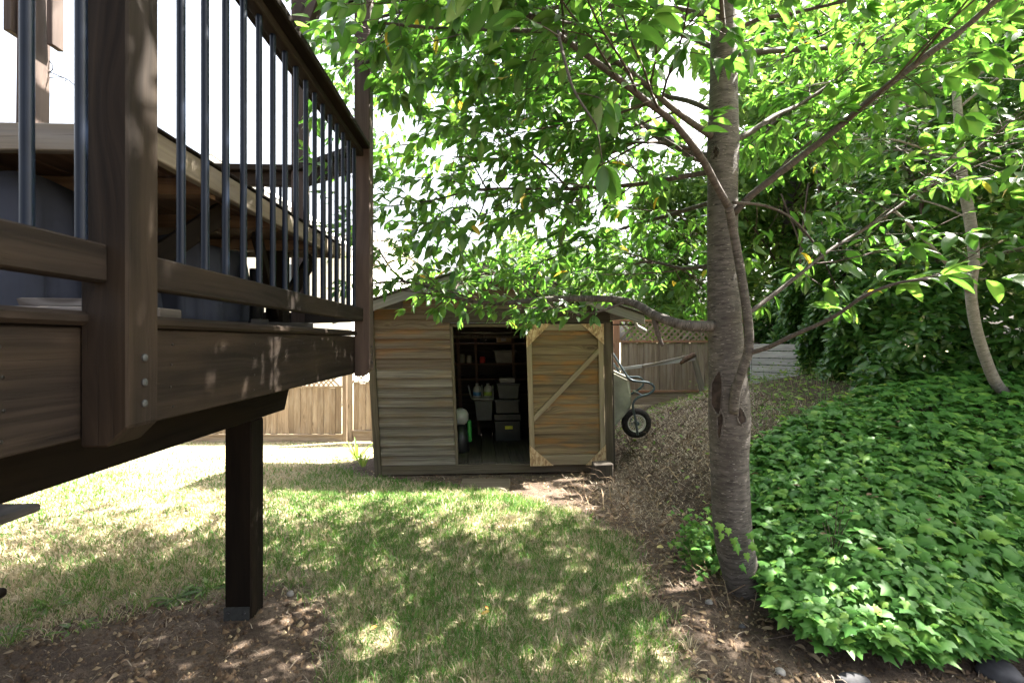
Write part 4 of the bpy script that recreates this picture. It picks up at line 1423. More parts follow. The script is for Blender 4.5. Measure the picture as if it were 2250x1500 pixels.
def build_cherry():
    D0 = 2.88
    base = W(1650, 1305, D0)
    t = thing('cherry_tree', 'cherry tree with banded grey brown trunk and spreading leafy branches over the lawn', 'tree', (base.x, base.y, gz(base.x, base.y)))
    L, TW = Leaves(), []
    # trunk from photograph measurements: (py, centre px, width px)
    prof = [(1400, 1715, 100), (1345, 1676, 92), (1300, 1645, 88), (1240, 1624, 85), (1170, 1611, 86), (1090, 1606, 86), (1010, 1603, 85), (965, 1603, 90), (925, 1603, 94), (880, 1602, 93),
            (830, 1599, 86), (760, 1595, 80), (660, 1590, 75), (540, 1587, 70), (400, 1587, 68), (320, 1588, 72), (290, 1588, 70), (180, 1589, 62), (60, 1590, 59), (-60, 1591, 57), (-250, 1592, 52), (-520, 1600, 42), (-800, 1604, 30), (-1100, 1600, 16), (-1300, 1598, 7)]
    pts = [W(cx, py, D0) for py, cx, w in prof]
    rad = [w * 0.46 / FPX * D0 for py, cx, w in prof]
    P, Rr = smooth_path(pts, rad, 3)
    bm = bmesh.new()
    uvl = bm.loops.layers.uv.new('UVMap')
    rings = tube_bm(bm, P, Rr, 28, True, uvl)
    for v in bm.verts:                      # uneven bole
        a = math.atan2(v.co.y - D0, v.co.x - 1.29)
        k_ = 1 + 0.03 * math.sin(3 * a + 1.1 * v.co.z)
        c = None
        v.co.x += 0.09 * (k_ - 1) * math.cos(a)
        v.co.y += 0.09 * (k_ - 1) * math.sin(a)
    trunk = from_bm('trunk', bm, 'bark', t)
    # scars: a dark hollow ringed by a lip of callused bark
    def scar(px, py, w, h, yy, seed):
        rr = random.Random(seed)
        c = W(px, py, yy)
        rr.random()
        ph = [rr.uniform(0, 6.28) for _ in range(3)]

        def onbole(x, z):
            pyz = 748 - (z - CAMZ) / D0 * FPX
            tab = sorted((q[0], q[1], q[2]) for q in prof)
            cxw = (np.interp(pyz, [q[0] for q in tab], [q[1] for q in tab]) - 1125) / FPX * D0
            rw = np.interp(pyz, [q[0] for q in tab], [q[2] for q in tab]) * .46 / FPX * D0
            return float(D0 - math.sqrt(max(rw * rw - (x - cxw) ** 2, (rw * .3) ** 2)) - 0.003)
        loop = []
        for i in range(20):
            a = 2 * math.pi * i / 20
            k_ = 1 + .16 * math.sin(2 * a + ph[0]) + .12 * math.sin(3 * a + ph[1]) + .08 * math.sin(5 * a + ph[2])
            x, z = c.x + w * k_ * math.cos(a), c.z + h * k_ * math.sin(a)
            loop.append(Vector((x, onbole(x, z), z)))
        bm = bmesh.new()
        vs_ = [bm.verts.new(p) for p in loop]
        cs = Vector((c.x, onbole(c.x, c.z) - .004, c.z))
        inn = [bm.verts.new(cs.lerp(p, .55) + Vector((0, -.001 + .003 * math.sin(7 * i), 0))) for i, p in enumerate(loop)]
        mid = bm.verts.new(cs)
        for i in range(20):
            j = (i + 1) % 20
            bm.faces.new((vs_[i], vs_[j], inn[j], inn[i]))
            bm.faces.new((inn[i], inn[j], mid))
        bmesh.ops.recalc_face_normals(bm, faces=bm.faces)
        from_bm('bark_scar', bm, 'scar', trunk, True)
        tube('callus', 'bark', trunk, [p + Vector((0, -.001, 0)) for p in loop + loop[:1]], [0.0045 + .002 * math.sin(3 * i) for i in range(21)], 7, 2, False)
    scar(1583, 866, 0.026, 0.105, 2.768, 1)
    scar(1589, 935, 0.012, 0.075, 2.762, 2)
    scar(1627, 915, 0.026, 0.045, 2.772, 3)
    scar(1577, 332, 0.013, 0.040, 2.790, 4)
    # branches: photograph pixel, photograph pixel, distance
    def B(pts, r0, r1, mat='bark_branch', name='branch', seg=9):
        return branch(t, [W(*q) for q in pts], r0, r1, mat, seg, name)
    stem = [(1612, 905, 2.77), (1617, 860, 2.735), (1632, 810, 2.70), (1645, 765, 2.68), (1643, 700, 2.67), (1628, 600, 2.66), (1612, 510, 2.62), (1600, 450, 2.56)]
    B(stem, 0.027, 0.022, 'bark', 'branch', 12)
    b3 = B([(1600, 452, 2.56), (1578, 415, 2.52), (1540, 345, 2.46), (1480, 270, 2.38), (1420, 222, 2.30), (1330, 152, 2.20), (1220, 72, 2.08), (1110, 0, 2.0), (1000, -60, 1.95)], 0.021, 0.010)
    b1 = B([(1570, 716, 2.85), (1520, 716, 2.83), (1480, 708, 2.85), (1430, 688, 2.95), (1395, 667, 3.05), (1340, 657, 3.15), (1260, 656, 3.25), (1180, 659, 3.3), (1090, 667, 3.35), (1010, 657, 3.4), (945, 632, 3.42), (885, 618, 3.45)], 0.034, 0.010, 'bark')
    b1b = B([(885, 618, 3.45), (855, 585, 3.45), (832, 548, 3.45)], 0.009, 0.004)
    b1c = B([(885, 618, 3.45), (845, 620, 3.42), (800, 628, 3.4)], 0.008, 0.004)
    b1d = B([(1375, 662, 3.08), (1330, 680, 3.1), (1280, 690, 3.12), (1225, 678, 3.15), (1150, 676, 3.2)], 0.009, 0.004)
    B([(1438, 700, 2.94), (1446, 735, 2.94), (1456, 760, 2.95)], 0.018, 0.010, 'bark_branch', 'branch')
    b2 = B([(1575, 352, 2.9), (1530, 342, 2.98), (1480, 318, 3.1), (1425, 284, 3.22), (1340, 236, 3.4), (1260, 212, 3.5), (1180, 196, 3.6), (1090, 183, 3.7), (980, 138, 3.8), (860, 100, 3.9)], 0.036, 0.012, 'bark')
    b2b = B([(1425, 292, 3.2), (1370, 325, 3.25), (1300, 350, 3.3), (1220, 362, 3.35), (1120, 350, 3.4), (1000, 345, 3.45)], 0.013, 0.005)
    b6 = B([(1575, 376, 2.9), (1500, 388, 2.98), (1400, 405, 3.1), (1250, 415, 3.25), (1150, 415, 3.35), (1050, 417, 3.45), (950, 440, 3.55), (870, 452, 3.6)], 0.017, 0.005)
    b6b = B([(1250, 415, 3.25), (1190, 355, 3.2), (1115, 295, 3.15), (1050, 240, 3.1)], 0.008, 0.004)
    b6c = B([(1262, 418, 3.25), (1255, 460, 3.2), (1240, 510, 3.18)], 0.007, 0.003)
    b6d = B([(1070, 418, 3.42), (1050, 380, 3.4), (1028, 340, 3.38)], 0.007, 0.003)
    b6e = B([(1072, 420, 3.42), (1055, 470, 3.4), (1020, 540, 3.38)], 0.007, 0.003)
    b9 = B([(1565, 300, 2.85), (1520, 270, 2.75), (1470, 232, 2.65), (1400, 170, 2.55), (1330, 120, 2.45), (1240, 75, 2.4), (1090, 66, 2.35), (960, 62, 2.3), (830, 50, 2.25)], 0.020, 0.006)
    b4 = B([(1612, 470, 2.82), (1650, 430, 2.76), (1740, 360, 2.66), (1830, 290, 2.56), (1930, 205, 2.46), (2050, 112, 2.34), (2110, 70, 2.30), (2210, -20, 2.22), (2300, -120, 2.2)], 0.021, 0.012)
    b5 = B([(1605, 312, 2.85), (1650, 290, 2.9), (1700, 256, 3.0), (1760, 228, 3.1), (1850, 170, 3.2), (1950, 120, 3.3)], 0.020, 0.006)
    b7 = B([(1648, 775, 2.68), (1690, 762, 2.60), (1740, 738, 2.50), (1830, 697, 2.36), (1900, 650, 2.24), (1980, 620, 2.15), (2060, 612, 2.1)], 0.014, 0.005)
    b8 = B([(1640, 690, 2.70), (1690, 655, 2.75), (1760, 600, 2.82), (1830, 545, 2.9), (1930, 485, 3.0), (2020, 420, 3.05), (2120, 345, 3.1), (2220, 270, 3.1)], 0.013, 0.006)
    b8b = B([(1610, 445, 2.66), (1680, 452, 2.72), (1740, 480, 2.78), (1785, 530, 2.84), (1808, 568, 2.88)], 0.009, 0.006)
    b10 = B([(1575, 150, 2.85), (1640, 55, 2.8), (1740, 30, 2.75), (1870, 0, 2.7), (2000, -30, 2.65)], 0.014, 0.006)
    b11 = B([(1600, 60, 2.86), (1540, 30, 2.6), (1460, 55, 2.45), (1380, 80, 2.3), (1290, 60, 2.2), (1150, 30, 2.1)], 0.012, 0.005)
    b12 = B([(1600, -120, 2.88), (1450, -160, 2.7), (1250, -130, 2.5), (1050, -60, 2.4), (920, 10, 2.35), (830, 40, 2.35), (770, 55, 2.4)], 0.02, 0.004)
    b13 = B([(1226, 70, 1.75), (1240, 130, 1.55), (1262, 200, 1.50), (1310, 275, 1.48)], 0.006, 0.003)
    b14 = B([(1575, 250, 2.95), (1480, 215, 3.3), (1320, 215, 3.8), (1150, 262, 4.2), (1000, 300, 4.5), (880, 320, 4.7)], 0.018, 0.005)
    b15 = B([(1578, 440, 2.95), (1480, 470, 3.4), (1360, 505, 3.9), (1230, 560, 4.3), (1120, 600, 4.6), (1020, 612, 4.8)], 0.016, 0.005)
    b16 = B([(1580, 110, 2.95), (1450, 65, 3.4), (1250, 60, 3.9), (1080, 105, 4.3), (930, 170, 4.6), (850, 220, 4.8)], 0.018, 0.005)
    b17 = B([(1578, 580, 2.95), (1500, 590, 3.3), (1430, 575, 3.7), (1360, 590, 4.1), (1290, 620, 4.5)], 0.014, 0.005)
    sz = 0.112
    S1 = 0.114
    DN = 1.9
    for bb, dn, sb in ((b1, 5.0, True), (b1b, 9, True), (b1c, 9, False), (b1d, 8, False), (b2, 6, True), (b2b, 6, True), (b6, 6.5, True),
                       (b6b, 6, False), (b6c, 6, False), (b6d, 6, False), (b6e, 6, False), (b9, 5.5, True), (b3, 5, True), (b4, 5.5, True), (b5, 7, True),
                       (b8, 4, True), (b8b, 5, False), (b10, 6, True), (b11, 5.5, True), (b12, 6, True), (b14, 7, True), (b15, 8, True), (b16, 7, True), (b17, 10, True)):
        if bb in (b1, b1c, b1d):
            foliate(L, TW, t, bb[0], bb[1], 0.095, dn * DN, sb, 0.30, 0.12, (.25, .5), 0.35, (.14, .28))
            continue
        foliate(L, TW, t, bb[0], bb[1], S1, dn * DN, sb, 0.12)
    foliate(L, TW, t, b7[0], b7[1], 0.125, 6, False, 0.45, 0.05, droop=0.2, twl=(.12, .25))
    # near drooping spray at the top of the view
    for p_, d_ in ((W(1228, 80, 1.5), Vector((-.3, -.2, .1))), (W(1262, 205, 1.5), Vector((.4, -.2, -.2))), (W(1310, 275, 1.48), Vector((.1, 0, -.5)))):
        spray(L, TW, p_, d_, 0.15, 0.115, 0.04, 0.4)
    # limbs above the view, added to keep direct sun off the deck side
    for q in ([(1.27, 2.9, 3.3), (0.95, 2.3, 3.5), (0.6, 1.7, 3.6), (0.2, 1.2, 3.65)], [(1.27, 2.9, 3.5), (1.2, 2.2, 3.7), (1.15, 1.5, 3.75), (1.0, 0.9, 3.7)],
              [(1.27, 2.9, 3.7), (0.7, 2.5, 3.9), (0.1, 2.2, 4.0), (-0.4, 1.9, 3.95)], [(1.27, 2.9, 3.9), (1.6, 2.2, 4.1), (1.8, 1.5, 4.15), (1.8, 1.0, 4.1)]):
        P, Rr = branch(t, [Vector(v) for v in q], 0.02, 0.007)
        foliate(L, TW, t, P, Rr, 0.14, 13, True, 0.10, 0.05, (0.4, 0.8))
    # crown above the view
    for i in range(16):
        z = 3.2 + i * 0.22
        a = i * 2.4 + 0.4
        ln = 2.5 - 0.085 * i
        q = [Vector((1.27, D0, z))]
        d = Vector((math.cos(a), math.sin(a), 0.38)).normalized()
        for _ in range(6):
            d = (d + rnd_dir() * .12 + UPV * .02).normalized()
            q.append(q[-1] + d * ln / 6)
        if q[-1].y < 0.6 or q[-1].x > 3.7:
            continue
        P, Rr = branch(t, q, 0.022, 0.007)
        foliate(L, TW, t, P, Rr, 0.14, 3.2, True, 0.2, 0.0, (0.5, 1.0))
    # no shoots reach in over the deck boards
    def clear(p):
        if p[2] < CAMZ + 0.026 * p[1] and p[0] < 1.15:      # nor hang below the low limb
            return False
        return not (p[0] < -0.42 * p[1] and p[1] < 6 and p[2] < 3.2)
    keep = [i for i in range(len(L.p)) if clear(L.p[i])]
    for nm in ('p', 'd', 'n', 's', 't'):
        v_ = getattr(L, nm)
        setattr(L, nm, [v_[i] for i in keep])
    TW = [w for w in TW if clear(w[0][-1])]
    twigs_mesh('twigs', TW, 'twig', t)
    PENDING.append((t, L, T_CHERRY, T_CHERRY_HI, 'leaf', 300))


build_cherry()


def build_small_tree():
    K = 1.17
    base = W(2240, 893, 3.6 * K)
    t = thing('young_tree', 'slender young tree with pale curved stem rising from the ivy bank', 'tree', (base.x, base.y, gz(base.x, base.y)))
    L, TW = Leaves(), []
    pts = [(2275, 925, 3.6), (2237, 888, 3.6), (2193, 848, 3.6), (2167, 792, 3.6), (2144, 717, 3.6), (2133, 639, 3.6), (2140, 575, 3.62), (2133, 493, 3.65), (2118, 411, 3.68), (2110, 350, 3.7), (2104, 234, 3.75), (2094, 170, 3.8), (2062, 30, 3.85), (2040, -150, 3.9), (2030, -380, 3.9)]
    rad = [0.055, 0.049, 0.043, 0.041, 0.040, 0.040, 0.038, 0.042, 0.040, 0.037, 0.032, 0.028, 0.024, 0.018, 0.008]
    P, Rr = smooth_path([W(q[0], q[1], q[2] * K) for q in pts], rad, 4)
    bm = bmesh.new()
    uvl = bm.loops.layers.uv.new('UVMap')
    tube_bm(bm, P, Rr, 16, True, uvl)
    from_bm('trunk', bm, 'bark_pale', t)

    def B(pts, r0, r1, mat='bark_pale'):
        return branch(t, [W(q[0], q[1], q[2] * K) for q in pts], r0, r1, mat)
    bs = [B([(2128, 640, 3.58), (2090, 590, 3.5), (2030, 525, 3.4), (1965, 462, 3.3)], 0.020, 0.010),
          B([(2110, 350, 3.7), (2040, 330, 3.6), (1950, 305, 3.5), (1850, 310, 3.4)], 0.012, 0.005),
          B([(2112, 370, 3.7), (2050, 340, 3.9), (1960, 330, 4.1), (1850, 350, 4.3)], 0.012, 0.005),
          B([(2120, 420, 3.68), (2170, 390, 3.6), (2260, 360, 3.5), (2380, 350, 3.4)], 0.012, 0.005),
          B([(2104, 240, 3.75), (2180, 180, 3.7), (2280, 130, 3.6), (2400, 100, 3.5)], 0.012, 0.005),
          B([(2100, 200, 3.78), (2000, 140, 3.9), (1900, 120, 4.1), (1780, 130, 4.3)], 0.012, 0.005),
          B([(2075, 80, 3.82), (2000, 10, 3.7), (1900, -40, 3.6), (1800, -60, 3.5)], 0.012, 0.005),
          B([(2060, 20, 3.85), (2160, -50, 3.8), (2300, -90, 3.7)], 0.012, 0.005),
          B([(2050, -80, 3.88), (1950, -180, 3.9), (1820, -230, 4.0)], 0.012, 0.005),
          B([(2135, 600, 3.6), (2190, 560, 3.4), (2260, 540, 3.2), (2330, 520, 3.1)], 0.010, 0.004),
          B([(2130, 480, 3.66), (2060, 450, 3.8), (1980, 430, 3.9), (1900, 420, 4.0)], 0.010, 0.004)]
    ncore = len(bs)
    for i in range(7):
        z = 3.2 + i * 0.3
        a = i * 2.4 + 1.1
        q = [Vector((3.86, 4.5, z))]
        d = Vector((math.cos(a), math.sin(a), 0.3)).normalized()
        for _ in range(6):
            d = (d + rnd_dir() * .12).normalized()
            q.append(q[-1] + d * (2.0 - .07 * i) / 6)
        bs.append(branch(t, q, 0.014, 0.005, 'bark_pale'))
    for i, bb in enumerate(bs):
        foliate(L, TW, t, bb[0], bb[1], 0.118, (9 if i else 2) if i < ncore else 5, True, 0.25, 0.0, droop=0.3)
    twigs_mesh('twigs', TW, 'twig', t)
    PENDING.append((t, L, T_CHERRY, T_CHERRY_HI, 'leaf', 220))


build_small_tree()


def build_hedge():
    t = thing('laurel_hedge', 'tall dark glossy laurel hedge along the top of the bank', 'hedge', (4.2, 6.0, gz(4.2, 6.0)))
    L = Leaves()
    line = [Vector((4.7, 8.6, 0)), Vector((4.15, 7.0, 0)), Vector((3.95, 5.9, 0)), Vector((4.35, 5.0, 0)), Vector((5.2, 4.45, 0)), Vector((6.2, 4.0, 0))]
    P, _ = smooth_path(line, [1] * len(line), 6)
    cum = [0]
    for a, b_ in zip(P, P[1:]):
        cum.append(cum[-1] + (b_ - a).length)
    tot = cum[-1]
    N = 32000
    for i in range(N):
        inner = i % 3 == 0
        s = random.uniform(0, tot)
        k_ = min(max(j for j in range(len(cum)) if cum[j] <= s), len(P) - 2)
        p = P[k_].lerp(P[k_ + 1], (s - cum[k_]) / (cum[k_ + 1] - cum[k_]))
        ax = (P[k_ + 1] - P[k_]).normalized()
        out = Vector((ax.y, -ax.x, 0))
        if out.y > 0 and out.x > 0:
            out = -out
        out = Vector((-abs(ax.y), -abs(ax.x), 0)).normalized() if True else out
        z = (random.uniform(0, 1) * (1.5 + 2.7 * float(sstep(6.6, 4.9, p.y)))) if random.random() > .28 else random.uniform(-.05, 1.1)
        bulge = 0.35 * math.sin(1.9 * s + 1.3) * math.sin(1.4 * z + .7 * s) + 0.22 * math.sin(3.7 * s + 2.1 * z) + 0.12 * math.sin(8 * s - 5 * z)
        depth = random.uniform(.25, .8) if inner else random.expovariate(1 / 0.14)
        inset = -0.10 * math.exp(-z / .35)
        q = p + out * (bulge + inset - depth + 0.1) + Vector((0, 0, 0))
        q.z = gz(q.x, q.y) - 0.05 + z
        ld = (out * random.uniform(.2, 1) + ax * random.gauss(0, .7) + UPV * random.gauss(-.15, .45)).normalized()
        nn = out * random.uniform(.2, 1.0) + UPV * random.uniform(.4, 1.2) + rnd_dir() * .4
        young = random.random() < 0.06 + 0.10 * max(0, bulge)
        L.add(q, ld, nn, random.uniform(.10, .165), random.uniform(.8, 1) if young else min(.8, abs(random.gauss(.32, .2))))
    # woody stems inside
    for i in range(9):
        s = (i + .5) / 9 * tot * 0.8
        k_ = min(max(j for j in range(len(cum)) if cum[j] <= s), len(P) - 2)
        p = P[k_] + Vector((0.5, 0.35, 0))
        z0 = gz(p.x, p.y) - .1
        branch(t, [Vector((p.x, p.y, z0)), Vector((p.x + random.gauss(0, .1), p.y, z0 + 1)), Vector((p.x + random.gauss(0, .2), p.y, z0 + 2)), Vector((p.x + random.gauss(0, .3), p.y, z0 + 3.4))], 0.035, 0.012, 'twig', 6, 'stem')
    PENDING.append((t, L, T_LAUREL, T_LAUREL_HI, 'leaf_hedge', 300))


build_hedge()


def far_tree(name, label, x, y, h, rx, rz, nleaf, size, seed, mat='leaf_far'):
    rr = random.Random(seed)
    z0 = gz(x, y)
    t = thing(name, label, 'tree', (x, y, z0), 'trees beyond the fence')
    top = Vector((x + rr.gauss(0, .2), y, z0 + h - rz * .6))
    P, Rr = smooth_path([Vector((x, y, z0 - .2)), Vector((x + rr.gauss(0, .1), y, z0 + h * .35)), top], [0.13, 0.09, 0.03], 5)
    bm = bmesh.new()
    uvl = bm.loops.layers.uv.new('UVMap')
    tube_bm(bm, P, Rr, 10, True, uvl)
    from_bm('trunk', bm, 'bark', t)
    L = Leaves()
    ncl = 70
    cl = []
    for i in range(ncl):
        d = Vector((rr.gauss(0, 1), rr.gauss(0, 1), rr.gauss(0, 1))).normalized() * (rr.random() ** 0.4)
        c = Vector((x + d.x * rx, y + d.y * rx, z0 + h - rz + d.z * rz))
        cl.append((c, rr.uniform(.28, .55) * rx / 1.8))
        if i % 3 == 0:
            k_ = rr.uniform(.35, .9)
            p = P[int(k_ * (len(P) - 1))]
            branch(t, [p, p.lerp(c, .5) + Vector((0, 0, .1)), c], 0.025, 0.006, 'twig', 5)
    for i in range(nleaf):
        c, r_ = cl[i % ncl]
        d = Vector((rr.gauss(0, 1), rr.gauss(0, 1), rr.gauss(0, .8))).normalized()
        p = c + d * r_ * rr.random() ** 0.45
        L.add(p, (d + Vector((rr.gauss(0, .6), rr.gauss(0, .6), rr.gauss(-.4, .4)))), Vector((rr.gauss(0, .5), rr.gauss(0, .5), 1)), size * rr.uniform(.7, 1.2), min(1, abs(rr.gauss(.5, .25))))
    PENDING.append((t, L, T_FAR, T_FAR, mat, 0))


far_tree('leafy_tree', 'bright green tree behind the fence between the shed and the cherry trunk', 3.6, 10.6, 4.6, 1.9, 2.1, 15000, 0.15, 1)
far_tree('leafy_tree', 'sunlit tree above the compost bin behind the cherry trunk', 5.6, 9.8, 8.2, 2.3, 3.6, 22000, 0.18, 2)
far_tree('leafy_tree', 'tall loose tree behind the top of the laurel hedge', 8.6, 8.0, 8.0, 2.7, 3.6, 15000, 0.21, 3)
far_tree('leafy_tree', 'tallest tree in the far right background above the hedge', 9.6, 11.5, 10.5, 3.3, 4.4, 20000, 0.25, 12)
far_tree('leafy_tree', 'dense tree rising straight behind the laurel hedge', 7.0, 6.1, 5.6, 2.0, 2.4, 17000, 0.15, 6)
far_tree('leafy_tree', 'light green tree far behind the shed roof', 1.2, 14.5, 4.8, 2.3, 2.0, 8000, 0.18, 4)

far_tree('leafy_tree', 'unseen leafy tree added past the right edge to shade the ivy bank', 6.2, 3.3, 5.6, 1.75, 1.9, 6500, 0.15, 8)  # stands out of view, added to keep the sun off the ivy


def build_ivy():
    t = thing('ivy', 'dense carpet of green ivy covering the bank right of the trunk', 'ivy', (2.2, 2.8, gz(2.2, 2.8)))
    L = Leaves()

    def ok(x, y):
        s = bank_s(x, y)
        lim = np.interp(x, [1.3, 1.6, 2.0, 3.14, 4.3, 6.5], [3.2, 3.55, 3.95, 4.6, 5.2, 6.0]) + 0.15 * fnoise(x, y, 2, 40)
        left = 1.33 + 0.36 * np.clip(y - 2.4, 0, .55) - 0.25 * np.clip(y - 3.05, 0, .6) + 0.05 * fnoise(x, y, 5, 12)
        return (s > 0.02) & (y < lim) & (x > left)
    n = 0
    tgt = 19000
    while n < tgt:
        m = 40000
        x = rng.uniform(1.1, 6.8, m)
        y = rng.uniform(2.0, 6.0, m)
        keep = ok(x, y) & (rng.random(m) < np.clip(3.2 / np.maximum(2.2, np.hypot(x, y)), 0, 1) ** 2.2)
        x, y = x[keep], y[keep]
        z = GZ(x, y, False)
        e = 0.03
        gx = (GZ(x + e, y, False) - GZ(x - e, y, False)) / (2 * e)
        gy = (GZ(x, y + e, False) - GZ(x, y - e, False)) / (2 * e)
        lump = 0.5 + 0.5 * fnoise(x, y, 3.2, 22) + 0.25 * fnoise(x, y, 8, 2)
        for i in range(len(x)):
            if n >= tgt:
                break
            nrm = Vector((-gx[i], -gy[i], 1)).normalized()
            lay = random.random()
            hgt = 0.01 + 0.17 * np.clip(lump[i], 0, 1.5) + 0.085 * lay ** 1.5
            p = Vector((x[i], y[i], z[i])) + nrm * hgt
            down = Vector((gx[i], gy[i], 0)) * -1
            d = (down * 0.9 + rnd_dir(-.5, .5) * 0.9 + UPV * -0.25)
            nn = nrm + rnd_dir() * 0.62 + Vector((0, -0.15, 0.2))
            big = random.random()
            sz = random.uniform(.055, .105) if big > .35 else random.uniform(.025, .055)
            tn = np.clip(random.gauss(.38, .20) + (0.45 if big < .16 else 0) + 0.10 * (lay - .5), 0, 1)
            L.add(p, d, nn, sz, tn)
            n += 1
    # a tuft left of the trunk
    for i in range(420):
        a = random.gauss(0, 1)
        x, y = 1.27 + random.gauss(0, .07), 3.25 + random.gauss(0, .14)
        z = gz(x, y)
        p = Vector((x, y, z + abs(random.gauss(0.05, .14))))
        L.add(p, rnd_dir(-.9, .1), Vector((0, -.4, 1)) + rnd_dir() * .5, random.uniform(.03, .055), np.clip(random.gauss(.6, .2), 0, 1))
    # two sprigs climbing the bole
    for px, py, sz in ((1583, 1150, .06), (1588, 1172, .05), (1600, 1160, .045), (1618, 1195, .06), (1612, 1182, .05), (1640, 1215, .05), (1630, 1240, .055), (1648, 1170, .05), (1650, 1195, .06)):
        p = W(px, py, 2.74)
        L.add(p, Vector((random.gauss(0, .4), -.2, -.7)), Vector((random.gauss(0, .3), -1, .5)), sz, random.uniform(.5, .9))
    TW = []
    for i in range(60):
        x, y = random.uniform(1.35, 3.5), random.uniform(2.3, 3.6)
        if not ok(x, y):
            continue
        q, d = [], rnd_dir(0, 0)
        for _ in range(7):
            q.append(Vector((x, y, gz(x, y) + 0.05 + random.uniform(0, .03))))
            d = (d + rnd_dir(0, 0) * .4).normalized()
            x += d.x * .07
            y += d.y * .07
        TW.append((q, 0.003))
    twigs_mesh('vines', TW, 'twig', t)
    PENDING.append((t, L, T_IVY, T_IVY, 'leaf_ivy', 300))
    # the little broad leaved sapling standing in the ivy
    c = W(1845, 1150, 2.75)
    s = thing('sapling', 'small broad leaved sapling poking out of the ivy', 'plant', (c.x, c.y, gz(c.x, c.y)))
    S = Leaves()
    TW2 = []
    st = Vector((c.x, c.y + .05, gz(c.x, c.y) + .03))
    for px, py, d in ((1790, 1110, 2.7), (1815, 1140, 2.62), (1840, 1100, 2.72), (1870, 1130, 2.6), (1885, 1165, 2.6), (1830, 1175, 2.6), (1860, 1090, 2.75)):
        q = W(px, py, d)
        TW2.append(([st, st.lerp(q, .5) + Vector((0, 0, .04)), q], .004))
        for _ in range(3):
            S.add(q, rnd_dir(-.3, .2), UPV + rnd_dir() * .5, random.uniform(.07, .10), random.uniform(.05, .5))
    twigs_mesh('stems', TW2, 'twig', s)
    PENDING.append((s, S, tmpl_leaf(.6, .1, .15, 3), tmpl_leaf(.6, .1, .15, 5), 'leaf_ivy', 30))


build_ivy()


# ------------------------------------------------------------------ blades: grass, thatch, weeds
def blade_mesh(name, x, y, z, hgt, wid, lean, az, tint, bend=0.5):
    """each blade two segments tall: five vertices, one quad and one triangle"""
    n = len(x)
    ca, sa = np.cos(az), np.sin(az)
    r2 = rng.uniform(0, 2 * np.pi, n)
    wx, wy = np.cos(r2) * wid / 2, np.sin(r2) * wid / 2
    V = np.zeros((n, 5, 3))
    b = np.stack([x, y, z], 1)
    m = b + np.stack([ca * lean * hgt * .35, sa * lean * hgt * .35, hgt * np.sqrt(np.clip(1 - lean ** 2 * .88, .02, 1)) * .6], 1)
    tp = b + np.stack([ca * lean * hgt, sa * lean * hgt, hgt * np.sqrt(np.clip(1 - lean ** 2, .01, 1)) * .95], 1)
    w = np.stack([wx, wy, np.zeros(n)], 1)
    V[:, 0], V[:, 1], V[:, 2], V[:, 3], V[:, 4] = b - w, b + w, m + w * .8, m - w * .8, tp
    base = np.arange(n)[:, None] * 5
    f = np.concatenate([base + np.array([[0, 1, 2, 3]]), base + np.array([[3, 2, 4]])], 1).ravel()
    return npmesh(name, V.reshape(-1, 3), f, np.tile([4, 3], n), np.repeat(tint, 5), True)


